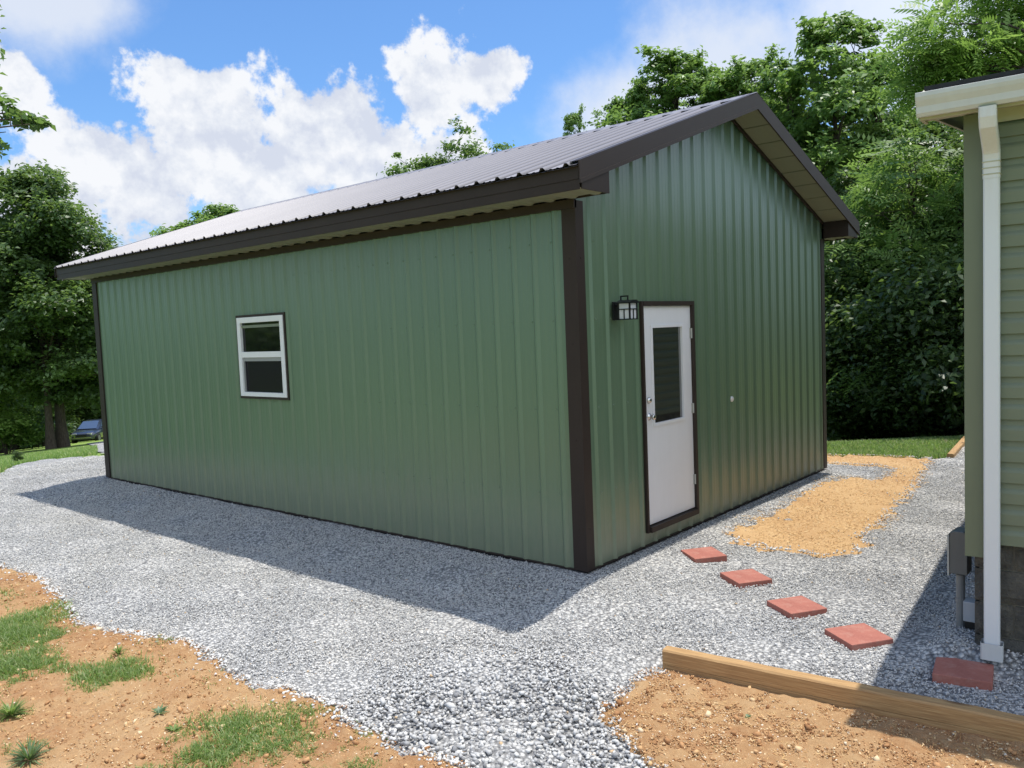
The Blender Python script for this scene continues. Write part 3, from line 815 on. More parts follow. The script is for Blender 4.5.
def hull_protos(k, n):
    out = []
    rr = np.random.default_rng(99)
    while len(out) < k:
        p = rr.normal(size=(n, 3)); p /= np.linalg.norm(p, axis=1)[:, None]
        for _ in range(12):       # spread the points a little
            dv = p[:, None] - p[None]; d2 = (dv ** 2).sum(-1) + np.eye(n); p = p + .05 * (dv / d2[..., None] ** 1.5).sum(1); p /= np.linalg.norm(p, axis=1)[:, None]
        bm = bmesh.new(); vs = [bm.verts.new(q) for q in p]; bm.verts.index_update()
        bmesh.ops.convex_hull(bm, input=vs); bm.verts.index_update()
        bmesh.ops.recalc_face_normals(bm, faces=bm.faces)
        f = [[v.index for v in fc.verts] for fc in bm.faces]; q = np.array([v.co[:] for v in bm.verts]); bm.free()
        if len(q) == n and len(f) == 2 * n - 4 and all(len(t_) == 3 for t_ in f): out.append((q, np.array(f)))
    return out
HULLS = hull_protos(14, 8)
def stones(name, P, size, r, base_v, base_f, mat, kind='stuff', jit=.28, flat=.8, rnd=None):
    n = len(P); rn = r.uniform(0, 1, n) if rnd is None else rnd
    nv = 8; which = r.integers(0, len(HULLS), n)
    Hv = np.array([q for q, _ in HULLS]); Hf = np.array([f for _, f in HULLS])
    v = Hv[which] * (1 + r.uniform(-.18, .18, (n, nv, 1))) * np.stack([r.uniform(.95, 1.45, n), r.uniform(.75, 1.05, n), r.uniform(.45, .8, n)], -1)[:, None]
    v = np.einsum('nij,nkj->nki', quats(n, r), v); v[:, :, 2] *= flat
    V = (v * size[:, None, None] + P[:, None]).reshape(-1, 3)
    F = (Hf[which] + (np.arange(n) * nv)[:, None, None]).reshape(-1, 3)
    return np_mesh(name, V, F, np.repeat(rn, nv), mat)
def scatter(poly_in, poly_out, n, r, bbox=None, margin=130):
    xs = [p[0] for p in poly_in]; ys = [p[1] for p in poly_in]
    bb = bbox or (min(xs), max(xs), min(ys), max(ys))
    x = r.uniform(bb[0], bb[1], n); y = r.uniform(bb[2], bb[3], n)
    k = in_poly(x, y, poly_in)
    for p in poly_out: k &= ~in_poly(x, y, p)
    x, y = x[k], y[k]
    v, dep = in_view(x, y, h(x, y), margin)
    return x[v], y[v], dep[v]

PAVERS = [(1.097, -.494, 52.8), (.773, -1.040, 55.6), (.336, -1.634, 56.4), (.009, -2.175, 52.6), (-.209, -2.842, 8.6)]
def off_things(x, y):
    k = ~((x > -.0) & (x < W) & (y > -.0) & (y < L))
    for a, b, an in PAVERS:
        c, s = math.cos(R(an)), math.sin(R(an)); u = (x - a) * c + (y - b) * s; w_ = -(x - a) * s + (y - b) * c
        k &= ~((abs(u) < .160) & (abs(w_) < .160))
    k &= ~((x > .03) & (y < HY - .04))
    k &= ~((abs(x + .062) < .06) & (abs(y - DSY) < .07))
    xt = -.973 + .112 * (-1.266 - y)
    k &= ~((x > xt - .02) & (x < xt + .105) & (y < -1.26))
    return k
r = np.random.default_rng(11)
PX, PY, PD, PS = [], [], [], []
# soil edges slightly overlapped by stray stones
x, y, d = scatter(grav, [soil_l, soil_r, dirt], 900000, r, (-3.6, 8.6, -4.3, 13.5))
patch = smt((-.95 - x) / .9) * smt((.35 - y) / 1.0)      # coarser stone at the mouth of the drive
coarse_n = np.sin(x * 2.3 + 1) * np.sin(y * 1.9 + .4)
keep = off_things(x, y) & (r.uniform(0, 1, len(x)) < np.where(d > 11, .4, np.where(d > 8.5, .75, .97)) * (1 - .55 * patch))
x, y, d, patch = x[keep], y[keep], d[keep], patch[keep]
size = (.0042 + .0074 * r.beta(1.3, 3.6, len(x))) * (1 + 1.35 * patch) * np.where(d > 11, 1.25, 1.0)
sx = r.uniform(0, 1, len(x)) < .02; size[sx] *= 1.7
z = h(x, y) + size * r.uniform(-.2, .8, len(x)) + r.uniform(0, .008, len(x))
near = d < 6.3
P = np.stack([x, y, z], -1)
rn = np.clip(r.normal(.50, .24, len(x)), 0, .95); st = r.uniform(0, 1, len(x)) < .006; rn[st] = r.uniform(.965, 1, st.sum())
rn = np.clip(rn - .26 * patch * (rn < .96), 0, 1)
o1 = stones('gravel_stones', P[near], size[near], r, ico_v, ico_f, 'gravel_stone', rnd=rn[near]); tag(o1, 'loose grey crushed limestone gravel covering the yard near the viewer', 'gravel', kind='stuff')
o2 = stones('gravel_stones', P[~near], size[~near], r, oct_v, oct_f, 'gravel_stone', jit=.2, rnd=rn[~near]); tag(o2, 'grey crushed gravel of the yard and drive farther back', 'gravel', kind='stuff')
print('stones', near.sum(), (~near).sum())
# strays on the soil near the edges
xs_, ys_ = [], []
for poly, line, n, bb in ((soil_l, SOIL_L, 26000, (-3.2, -2.4, -1.6, 6)), (soil_r, SOIL_R, 16000, (-2.5, -.9, -3.0, -1.1)), (dirt, DIRT + DIRT[:1], 40000, (1.4, 7.6, -1.7, 1.3))):
    x, y, d = scatter(poly, [], n, r, bb)
    m = near_edge(x, y, line, .3); k = (r.uniform(0, 1, len(x)) < np.exp(-m / .045) * .9) & off_things(x, y)
    xs_.append(x[k]); ys_.append(y[k])
x = np.concatenate(xs_); y = np.concatenate(ys_); sz = .007 + .012 * r.beta(1.5, 3, len(x))
o = stones('gravel_strays', np.stack([x, y, h(x, y) + .022 + sz * .3], -1), sz, r, ico_v, ico_f, 'gravel_stone', rnd=np.clip(r.normal(.55, .2, len(x)), 0, .95))
tag(o, 'stray gravel chips spilled over the edge of the bare soil', 'gravel', kind='stuff')
# soil crumbs and pebbles
parts = []
for poly, n, bb, zo in ((soil_l, 95000, (-5.2, -2.5, -2.0, 6.0), .022), (soil_r, 50000, (-2.6, -.8, -4.0, -1.2), .030)):
    x, y, d = scatter(poly, [], n, r, bb); k = off_things(x, y); x, y = x[k], y[k]
    parts.append(np.stack([x, y, h(x, y) + zo + .012 * np.sin(x * 5.1 + 1.3) * np.sin(y * 4.3)], -1))
P = np.concatenate(parts); sz = .0022 + .0105 * r.beta(1.0, 4.0, len(P)); bg = r.uniform(0, 1, len(P)) < .008; sz[bg] = r.uniform(.012, .026, bg.sum())
cl = .5 + .5 * np.sin(P[:, 0] * 3.1) * np.sin(P[:, 1] * 2.7 + .5); k = r.uniform(0, 1, len(P)) < .3 + .7 * cl
P, sz = P[k], sz[k]; P[:, 2] += sz * .25
o = stones('soil_crumbs', P, sz, r, ico_v, ico_f, 'soil_crumb'); tag(o, 'crumbs and pebbles of orange clay lying on the bare soil', 'soil', kind='stuff')
# straw and chips over the dirt strip, thinly on the soil
def chips(name, x, y, zo, ln, wd, mat, r, label):
    n = len(x); a = r.uniform(0, 2 * math.pi, n); l_ = r.uniform(*ln, n); w_ = r.uniform(*wd, n)
    ti = r.normal(0, .25, n)
    u = np.stack([np.cos(a), np.sin(a), ti], -1) * l_[:, None] / 2; v = np.stack([-np.sin(a), np.cos(a), r.normal(0, .3, n)], -1) * w_[:, None] / 2
    c = np.stack([x, y, h(x, y) + zo + .004 + abs(ti) * l_ / 2], -1)
    V = np.stack([c - u - v, c + u - v, c + u + v, c - u + v], 1).reshape(-1, 3); F = np.arange(n * 4).reshape(-1, 4)
    return tag(np_mesh(name, V, F, np.repeat(r.uniform(0, 1, n), 4), mat), label, 'straw', kind='stuff')
x, y, d = scatter(jag(DIRT, .10, .05, 9), [], 70000, r, (1.5, 7.6, -1.7, 1.4)); k = off_things(x, y) & (r.uniform(0, 1, len(x)) < .55); chips('straw', x[k], y[k], .020, (.008, .030), (.002, .006), 'straw_chip', r, 'yellow straw and wood shavings strewn over the orange dirt strip')
xa, ya, d = scatter(soil_l, [], 16000, r, (-5.0, -2.6, -1.6, 6)); xb, yb, d = scatter(soil_r, [], 9000, r, (-2.6, -.8, -4, -1.2))
x = np.concatenate([xa, xb]); y = np.concatenate([ya, yb]); k = off_things(x, y) & (r.uniform(0, 1, len(x)) < .30 + .4 * np.sin(x * 4 + y * 2.7)); chips('straw', x[k], y[k], .030, (.008, .026), (.0015, .004), 'straw_chip', r, 'thin dry straw bits scattered over the bare orange soil')

# ---- grass
def blades(name, x, y, zb, ht, r, mat, lean=.5, wd=.004, bias=0.0, parent=None):
    n = len(x); a = r.uniform(0, 2 * math.pi, n); H = r.uniform(*ht, n) if isinstance(ht, tuple) else ht
    ln = r.uniform(.1, lean, n) * H; dx, dy = np.cos(a), np.sin(a); w_ = wd * r.uniform(.6, 1.3, n)
    ang = a + r.uniform(-.6, .6, n) + math.pi / 2; sx, sy = np.cos(ang) * w_, np.sin(ang) * w_
    b = np.stack([x, y, zb], -1); s = np.stack([sx, sy, 0 * sx], -1)
    m = b + np.stack([dx * ln * .35, dy * ln * .35, H * .6], -1); t_ = b + np.stack([dx * ln, dy * ln, H * .95], -1)
    V = np.stack([b - s, b + s, m + s * .8, m - s * .8, t_ + s * .08, t_ - s * .08], 1).reshape(-1, 3)
    o = np.arange(n) * 6
    F = np.concatenate([np.stack([o, o + 1, o + 2, o + 3], -1), np.stack([o + 3, o + 2, o + 4, o + 5], -1)])
    return np_mesh(name, V, F, np.repeat(np.clip(r.uniform(0, 1, n) ** 1.2 + bias, 0, 1), 6), mat, parent)
PATCH = [(-3.34, 2.96, .16), (-3.21, 2.76, .12), (-3.32, 1.92, .13), (-3.28, 1.69, .14), (-3.15, 1.66, .12), (-3.10, 1.48, .11), (-3.38, 1.52, .13), (-3.45, 2.26, .15), (-3.6, 2.34, .18), (-3.86, 1.76, .16), (-3.8, 1.5, .10), (-3.93, 1.0, .14), (-4.05, 1.05, .16), (-3.38, .40, .07), (-3.18, .03, .13), (-3.10, -.15, .13), (-3.04, -.2, .10), (-3.04, -.36, .12), (-3.02, -.55, .10), (-3.33, -.05, .08), (-3.40, .14, .08), (-3.05, -.75, .14), (-3.3, 2.45, .14), (-3.7, .2, .12), (-3.9, .5, .16), (-3.5, 3.4, .2), (-3.8, 3.0, .3), (-4.1, 2.4, .3), (-4.4, 1.6, .3), (-3.55, 1.05, .12), (-4.1, .7, .2), (-3.75, .15, .12), (-3.5, -.15, .12), (-3.62, 2.0, .12), (-1.72, -2.12, .10), (-1.52, -2.38, .10), (-1.85, -2.25, .10)]
def fbm(x, y, seed=0):
    rr = np.random.default_rng(seed); v = 0; am = 1.0
    for o_ in range(5):
        f = 2.2 * 2.1 ** o_; p = rr.uniform(0, 6.28, 4); an = rr.uniform(0, 3.14)
        u = x * math.cos(an) + y * math.sin(an); w_ = -x * math.sin(an) + y * math.cos(an)
        v = v + am * np.sin(u * f + p[0] + 1.3 * np.sin(w_ * f * .7 + p[1])) * np.sin(w_ * f + p[2] + 1.1 * np.sin(u * f * .8 + p[3])); am *= .62
    return v
x = r.uniform(-5.2, -2.4, 520000); y = r.uniform(-1.8, 4.6, 520000)
x2 = r.uniform(-2.2, -1.2, 12000); y2 = r.uniform(-2.8, -1.8, 12000); x = np.concatenate([x, x2]); y = np.concatenate([y, y2])
den = np.zeros(len(x))
for (a, b, q) in PATCH:
    den = np.maximum(den, np.exp(-((x - a - .03) ** 2 + (y - b - .08) ** 2) / (1.45 * q) ** 2))
nzv = fbm(x, y, 5)
prob = np.clip(den * 1.0 + .55 * nzv - .36, 0, 1) ** 1.3 * .80 + .16 * (x < -2.75) * np.clip(nzv + .2, 0, 1) * smt((-2.6 - x) / .8)
k = (r.uniform(0, 1, len(x)) < prob) & (in_poly(x, y, soil_l) | in_poly(x, y, soil_r))
x, y = x[k], y[k]; v, _ = in_view(x, y, h(x, y)); x, y = x[v], y[v]
H = r.uniform(.012, .058, len(x)) * np.clip(.7 + .35 * fbm(x, y, 8), .35, 1.5) * np.where(x > -2.3, .6, 1)
print('blades', len(x))
o = blades('grass', x, y, h(x, y) + .018, H, r, 'grass_blade', 1.7, .0030); tag(o, 'sparse young grass growing in patches on the bare soil', 'grass', kind='stuff')
# lawn behind the yard at the right
lawn = [(6.6, 1.3), (7.13, .49), (7.40, -.3), (7.62, -1.0), (10.0, -.80), (13, -.8), (13, 4.5), (6.6, 4.5)]
x, y, d = scatter(lawn, [], 150000, r); o = blades('grass', x, y, h(x, y) - .03, (.04, .10), r, 'grass_blade', .8, .007); tag(o, 'bright mown lawn grass between the dirt strip and the woods', 'grass', kind='stuff')
# lawn along the drive at the far left
fl = [(-2.5, 9.4), (-.6, 12.1), (.05, 13.7), (.9, 16.0), (2.0, 17.6), (2.6, 15.8), (8, 29), (3, 34), (-12, 30), (-8, 9)]
x, y, d = scatter(fl, [grav], 130000, r); o = blades('grass', x, y, h(x, y) - .03, (.05, .12), r, 'grass_blade', .8, .010); tag(o, 'sunlit lawn grass beside the gravel drive by the big trees', 'grass', kind='stuff')
# individual weeds
def weed(x, y, label, n, ln, wd, mat, group='weeds on the bare soil', lift=.5):
    t_ = thing('weed_plant', label, 'weed', (x, y, hs(x, y) + .018), 0, group)
    rr = np.random.default_rng(int(abs(x * 1000)))
    V, F, rn = [], [], []
    for i in range(n):
        a = rr.uniform(0, 6.28); l_ = rr.uniform(.5, 1) * ln; el = rr.uniform(.15, 1.0) * lift * 1.6
        d = np.array([math.cos(a) * math.cos(el), math.sin(a) * math.cos(el), math.sin(el)]); s = np.array([-math.sin(a), math.cos(a), 0]) * wd * rr.uniform(.6, 1.2)
        p0 = np.zeros(3); p1 = d * l_ * .5 + np.array([0, 0, .004]); p2 = d * l_ - np.array([0, 0, l_ * .12])
        o = len(V); V += [p0 - s * .4, p0 + s * .4, p1 + s, p1 - s, p2 + s * .1, p2 - s * .1]; F += [(o, o + 1, o + 2, o + 3), (o + 3, o + 2, o + 4, o + 5)]; rn += [rr.uniform(0, 1)] * 6
    np_mesh('leaves', np.array(V), np.array(F), np.array(rn), mat, t_)
    return t_
weed(-3.26, .84, 'flat rosette weed with pale blue green leaves at the soil edge', 16, .09, .010, 'weed_blue', None)
weed(-3.31, .57, 'small leafy weed beside the rosette on bare soil', 26, .07, .007, 'grass_blade', None)
weed(-3.95, .90, 'spiky grey green grass tuft in the frame corner', 110, .17, .0045, 'weed_blue', None, .7)
weed(-3.82, 1.58, 'broad dark green grass tuft at the frame edge', 140, .15, .005, 'grass_blade', None, .7)
weed(-2.98, 2.02, 'short upright green weed between gravel and grass patch', 40, .09, .005, 'grass_blade', None, .8)
weed(-1.27, -1.98, 'tiny green sprout just below the timber edging', 14, .035, .007, 'weed_blue', None)
weed(-1.70, -1.97, 'low green weed alone on soil below the timber', 20, .05, .006, 'grass_blade', None)

# ================================================================== PAVERS, TIMBERS, ROCKS
PL = ['red concrete stepping stone nearest to the white shed door', 'red stepping stone second from the shed door', 'red stepping stone in the middle of the row of five', 'red stepping stone half touched by the house shadow', 'dark red stepping stone wholly shaded beside the white downspout']
for i, (a, b, an) in enumerate(PAVERS):
    mb = MB(); s = .152
    mb.box((-s, -s, -.03), (s, s, .028))
    o = mb.build('stepping_stone', 'red_concrete', bevel=.006)
    o.location = (a, b, (hs(a, b) if i < 4 else -.095) + .012); o.rotation_euler = (R(random.uniform(-1.2, 1.2)), R(random.uniform(-1.2, 1.2)), R(an))
    tag(o, PL[i], 'stepping stone', 'red stepping stones from the shed door')
def timber(name, a, b, w, ht, ztop, label, zb=None):
    a = Vector(a); b = Vector(b); d = b - a; ln = d.length
    mb = MB(); n = 40; ch_ = .010
    sec = [(0 + ch_, -ht), (w - ch_, -ht), (w, -ht + ch_), (w, -ch_), (w - ch_, 0), (ch_, 0), (0, -ch_), (0, -ht * .62), (.006, -ht * .64), (0, -ht * .66), (0, -ht + ch_)]
    rows = []
    rr = random.Random(5)
    for i in range(n + 1):
        wob = rr.uniform(-.0015, .0015)
        rows.append([(x + wob, ln * i / n, z_ + wob) for x, z_ in sec])
    m = len(sec); vs = [p for r_ in rows for p in r_]
    fs = [(i * m + k, i * m + (k + 1) % m, (i + 1) * m + (k + 1) % m, (i + 1) * m + k) for i in range(n) for k in range(m)]
    fs += [tuple(range(m - 1, -1, -1)), tuple(n * m + k for k in range(m))]
    mb.add(vs, fs)
    o = mb.build(name, 'timber_wood')
    o.location = (a.x, a.y, ztop); o.rotation_euler.z = math.atan2(d.y, d.x) - math.pi / 2
    return tag(o, label, 'timber', 'landscape timbers edging the gravel')
# running in -y the section's +x must point into the gravel: build from far end back
timber('landscape_timber', (-.185, -8.16), (-.973, -1.266), .09, .15, -.055, 'long weathered landscape timber in front of the stepping stones')
timber('landscape_timber', (7.66, -1.02), (9.95, -.80), .09, .14, -.035, 'distant timber edging between lawn and gravel beside the house')
for i, (a, b, s, lab) in enumerate([(-3.40, .86, .022, 'pale pebble pair farthest into the bare soil'), (-3.16, .42, .020, 'tan stone nearest the rosette weed'), (-3.13, .36, .026, 'larger tan stone beside its twin on the soil'), (-2.96, 2.12, .024, 'pale tan rock by the soil edge near the gravel'), (-2.90, 1.87, .022, 'brown clod of earth close to the gravel edge')]):
    o = stones('rock', np.array([[0, 0, 0.]]), np.array([s]), np.random.default_rng(40 + i), ico_v, ico_f, 'soil_crumb', rnd=np.array([.93 if i < 4 else .5]))
    o.location = (a, b, hs(a, b) + .022 + s * .3); tag(o, lab, 'rock', 'loose rocks on the bare soil')

# ================================================================== TREES
def leaf_quads(C, Nn, size, r, asp=.55):
    n = len(C)
    Nn = Nn / np.linalg.norm(Nn, axis=1)[:, None]
    t_ = r.normal(size=(n, 3)); t_ -= Nn * (t_ * Nn).sum(1)[:, None]; t_ /= np.linalg.norm(t_, axis=1)[:, None]
    b = np.cross(Nn, t_)
    s = size[:, None]
    base = C - t_ * s * .5; tip = C + t_ * s * .5 - Nn * s * .10
    l_ = C + b * s * asp * .5 + Nn * s * .10; q = C - b * s * asp * .5 + Nn * s * .10
    return np.stack([base, q, tip, l_], 1).reshape(-1, 3)
def crown(name, blobs, n_leaves, leaf, r, mat, parent, clump=.30, pinnate=False, fill=.55):
    """blobs: (x,y,z,rad). Leaves gather in sprays near the skin of each blob."""
    B = np.array(blobs); wgt = B[:, 3] ** 2; wgt = wgt / wgt.sum()
    per = 46 if not pinnate else 6
    nsub = max(20, int(n_leaves / per / (1 if not pinnate else 13)))
    bi = r.choice(len(B), nsub, p=wgt)
    d = r.normal(size=(nsub, 3)); d /= np.linalg.norm(d, axis=1)[:, None]; d[:, 2] = np.where(d[:, 2] < -.35, -d[:, 2] * .6, d[:, 2])
    rad = B[bi, 3] * (fill + (1.08 - fill) * r.uniform(0, 1, nsub) ** .6) * (1 + .16 * r.normal(size=nsub))
    S = B[bi, :3] + d * rad[:, None] * np.array([1, 1, .8])
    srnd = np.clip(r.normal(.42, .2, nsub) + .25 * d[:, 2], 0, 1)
    k = np.repeat(np.arange(nsub), per)
    sr = B[bi, 3] * clump
    off = r.normal(size=(len(k), 3)) * np.array([1, 1, .55]) * sr[k][:, None] * .62
    C = S[k] + off
    Nn = d[k] * .45 + np.array([0, 0, .75]) + r.normal(size=(len(k), 3)) * .42
    if not pinnate:
        size = leaf * r.uniform(.65, 1.3, len(k))
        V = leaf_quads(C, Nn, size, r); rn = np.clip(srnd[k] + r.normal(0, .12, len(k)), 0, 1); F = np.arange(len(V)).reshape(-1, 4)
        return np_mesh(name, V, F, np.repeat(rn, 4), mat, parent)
    # compound leaves: a drooping rachis with paired leaflets
    n = len(k); Nn /= np.linalg.norm(Nn, axis=1)[:, None]
    t_ = d[k] * .9 + r.normal(size=(n, 3)) * .6; t_ -= Nn * (t_ * Nn).sum(1)[:, None]; t_ /= np.linalg.norm(t_, axis=1)[:, None]
    b = np.cross(Nn, t_); LN = leaf * r.uniform(.7, 1.2, n)
    Vs, rs = [], []
    pairs = 6
    for j in range(pairs + 1):
        f = .18 + .82 * j / pairs
        cen = C + t_ * (LN * f)[:, None] - Nn * (LN * .35 * f * f)[:, None]
        for sd in ((-1, 1) if j < pairs else (0,)):
            dirv = (b * sd * .85 + t_ * (.5 if sd else 1)); dirv /= np.linalg.norm(dirv, axis=1)[:, None]
            ll = LN * .30 * (1 - .5 * abs(f - .5)); pw = np.cross(Nn, dirv) * (ll * .17)[:, None]
            mid = cen + dirv * (ll * .45)[:, None]; tip = cen + dirv * ll[:, None] - Nn * (ll * .2)[:, None]
            Vs.append(np.stack([cen, mid - pw, tip, mid + pw], 1)); rs.append(np.clip(srnd[k] + r.normal(0, .08, n), 0, 1))
    V = np.concatenate(Vs).reshape(-1, 3); rn = np.repeat(np.concatenate(rs), 4)
    return np_mesh(name, V, np.arange(len(V)).reshape(-1, 4), rn, mat, parent)
def trunk(name, blobs, height, rad, parent, r, lean=(0, 0), fork=.35, limb=.35):
    mb = MB(); n = 9; pts = []
    for i in range(n):
        f = i / (n - 1); pts.append(Vector((lean[0] * f + .10 * math.sin(3 * f + rad * 40) * f, lean[1] * f + .10 * math.cos(2.6 * f + rad * 20) * f, height * f)))
    mb.tube([pts[0] + Vector((0, 0, -.4))] + pts, [rad * 1.5] + [rad * ((1.35 if i == 0 else 1) * (1 - .82 * i / (n - 1))) for i in range(n)], 10)
    for (x, y, z, q) in blobs:
        e = Vector((x, y, z)); f = min(.92, max(fork, (z - q * .9 - math.hypot(x, y) * .35) / height)); i = f * (n - 1); a = pts[int(i)].lerp(pts[min(int(i) + 1, n - 1)], i - int(i))
        m = a.lerp(e, .5) + Vector((r.uniform(-.1, .1), r.uniform(-.1, .1), .10 * (e - a).length))
        r0 = rad * limb * (1.1 - f * .5)
        mb.tube([a, a.lerp(m, .6), m, m.lerp(e, .6), e], [r0, r0 * .8, r0 * .6, r0 * .42, r0 * .15], 6)
        for _ in range(5):
            v = Vector(r.normal(size=3)).normalized(); v.z = abs(v.z) * .8
            s = m.lerp(e, r.uniform(.2, 1)); mb.tube([s, s + v * q * .5, s + v * q * .95 + Vector((0, 0, q * .1))], [r0 * .3, r0 * .18, r0 * .05], 5)
    return mb.build(name, 'bark', parent, smooth=True)
def auto_blobs(r, height, width, n, low=.3, q=(.5, .8), shape=1.0):
    out = []
    for i in range(n):
        f = low + (1 - low) * ((i + .5) / n) ** .9
        wr = width * (math.sin(math.pi * min(1, (f - low) / (1 - low) * .82 + .18)) ** shape)
        a = i * 2.4 + r.uniform(-.5, .5); rr = wr * r.uniform(.45, 1.0)
        qq = r.uniform(*q) * (1.0 if f < .85 else .75)
        out.append((rr * math.cos(a), rr * math.sin(a), height * f - qq * .35, qq))
    out.append((0, 0, height - q[0] * .7, q[0] * .8))
    return out
def copy_tree(src, loc, rz, sc_, label, group=None, cat=None):
    c = src.copy(); COL.objects.link(c); c.location = loc; c.rotation_euler.z = rz; c.scale = sc_
    c['label'] = label
    if group: c['group'] = group
    if cat: c['category'] = cat
    for ch in src.children:
        d = ch.copy(); COL.objects.link(d); d.parent = c
    return c
def make_tree(label, height, width, nblob, nleaf, leaf, mat, seed, rad=.13, low=.3, q=(.9, 1.3), cl=.32, blobs=None, pin=False, name='broadleaf_tree', group='trees of the wood behind the yard', cat='tree', fill=.5, limb=.35, lean=(0, 0)):
    r_ = np.random.default_rng(seed)
    t_ = thing(name, label, cat, (0, 0, 0), 0, group)
    b = blobs or auto_blobs(r_, height, width, nblob, low, q)
    trunk('trunk', b, height * .86, rad, t_, r_, lean, limb=limb); crown('crown', b, nleaf, leaf, r_, mat, t_, cl, pin, fill)
    return t_
def pol(px, rng_):    # direction of a column of the photograph's view at ground distance
    az = math.radians(40.57) - math.atan((px - 512) / FPX); return CAM[0] + rng_ * math.cos(az), CAM[1] + rng_ * math.sin(az)

GW = 'trees of the wood behind the yard'
pa = make_tree('tall rounded mid green tree rising just right of the shed peak', 9.0, 1.9, 17, 26000, .135, 'leaf_mid', 21, .15, .18, (.70, 1.05), .23)
pb = make_tree('tree with light green top standing behind the shed roof ridge', 9.0, 1.7, 15, 24000, .13, 'leaf_mid', 22, .14, .22, (.65, 1.0), .22)
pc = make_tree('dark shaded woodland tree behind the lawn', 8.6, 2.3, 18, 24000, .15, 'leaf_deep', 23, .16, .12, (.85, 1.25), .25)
pw = make_tree('feathery leaved tree arching over the far lawn', 6.0, 2.0, 13, 15000, .62, 'leaf_mid', 24, .10, .28, (.7, 1.0), .42, pin=True)
def put(proto, px, rg, ht, ref, rz, label, wide=1.0, first=False, group=GW, sink=0):
    x, y = pol(px, rg); s = (ht - .1 - hs(x, y)) / ref; loc = (x, y, hs(x, y) - .03 - sink); sc_ = (s * wide, s * wide, s)
    if first:
        proto.location = loc; proto.rotation_euler.z = rz; proto.scale = sc_; proto['label'] = label; return proto
    return copy_tree(proto, loc, rz, sc_, label, group)
put(pa, 842, 23.3, 9.9, 9, .3, 'tall rounded mid green tree rising just right of the shed peak', 1.0, True)
put(pa, 795, 24.3, 9.1, 9, 2.1, 'leafy tree directly behind the shed peak', .95)
put(pb, 683, 26.3, 10.5, 9, .2, 'round topped tree above the roof ridge left of the peak', 1.15, True)
put(pb, 735, 25.3, 9.4, 9, 1.9, 'lower leafy tree filling the gap above the sloping roof edge', 1.0)
put(pa, 636, 27.8, 9.8, 9, 4.0, 'leafy tree at the left flank of the round topped one', .8)
put(pb, 583, 30.8, 10.1, 9, 3.1, 'small slim treetop poking over the roof beside the open sky', .45)
put(pa, 660, 27.0, 9.9, 9, 1.1, 'leafy tree between the round topped crown and its left neighbour', .9)
put(pa, 712, 26.5, 10.0, 9, 5.0, 'leafy tree closing the gap right of the round topped crown', .9)
put(pb, 758, 26.0, 9.9, 9, 2.7, 'light green tree just left of the shed peak', .9)
put(pb, 880, 24.5, 9.0, 9, 4.4, 'light green tree at the right flank of the tallest crown', .8)
put(pc, 770, 28.8, 10.1, 8.6, .5, 'dark tree set back behind the leafy tree at the peak', 1.0, True)
put(pc, 905, 21.8, 5.9, 8.6, 1.0, 'low dark tree under the gap of sky beside the gutter', .95)
put(pc, 862, 20.8, 5.7, 8.6, 2.0, 'shaded tree close to the shed corner at the lawn edge', .85)
put(pc, 950, 20.4, 5.5, 8.6, 3.0, 'shaded tree at the lawn edge close to the house corner', .85)
put(pc, 925, 25.8, 7.6, 8.6, 4.1, 'dark tree deeper in the wood below the sky gap', 1.1)
put(pc, 865, 27.8, 8.6, 8.6, 5.2, 'dark tree deeper in the wood behind the tallest crown', 1.1)
put(pc, 985, 25.8, 8.5, 8.6, .2, 'dark tree deeper in the wood half behind the house', 1.1)
put(pc, 1045, 21.8, 8.0, 8.6, 1.2, 'dark tree of the wood mostly hidden by the house', 1.1)
put(pc, 815, 34.8, 9.4, 8.6, 2.2, 'distant dark tree glimpsed between trunks by the shed corner', 1.1)
put(pc, 900, 34.8, 7.9, 8.6, 3.9, 'distant dark tree at the back of the wood', 1.3)
put(pc, 970, 33.8, 7.9, 8.6, 4.9, 'distant dark tree at the back of the wood near the house', 1.3)
put(pc, 700, 32.8, 9.9, 8.6, 5.9, 'set back tree between the two treetops over the roof', 1.0)
put(pw, 915, 19.2, 5.7, 6, .4, 'feathery leaved tree with arching sprays above the lawn', 1.05, True)
put(pw, 868, 19.7, 4.6, 6, 2.6, 'feathery leaved sapling beside the shed corner', .95)
put(pw, 960, 18.6, 4.9, 6, 4.4, 'feathery leaved sapling beside the house corner post', .8)
# big pinnate tree whose top hangs over the house roof
Cx, Cy = pol(1085, 17.0); Cz = hs(Cx, Cy)
def wb(px, py, dep, q):
    p = CAM + (FWD + RGT * (px - 512) / FPX + UPV * (384 - py) / FPX) * dep
    return (p[0] - Cx, p[1] - Cy, p[2] - Cz, q)
blobs = [wb(*a) for a in ((935, 42, 15, .50), (918, 62, 15.2, .42), (955, 68, 15, .50), (938, 92, 15.3, .45), (985, 62, 14.8, .55), (1000, 25, 15, .55), (975, -8, 15, .42), (1025, -5, 15, .6), (1020, 55, 15.2, .6), (905, 90, 15.4, .30), (1060, 30, 15, .8), (1050, 90, 15.5, .8), (928, 24, 15, .28), (965, 100, 15.2, .45), (1000, 95, 16, .6), (1090, -20, 15.5, .8), (1040, -60, 15.5, .8))]
tw = make_tree('bright feathery tree spreading over the house roof edge', 9.5, 2, 0, 34000, .50, 'leaf_bright', 31, .15, q=None, blobs=blobs, pin=True, cl=.45, fill=.25, limb=.30)
tw.location = (Cx, Cy, Cz)
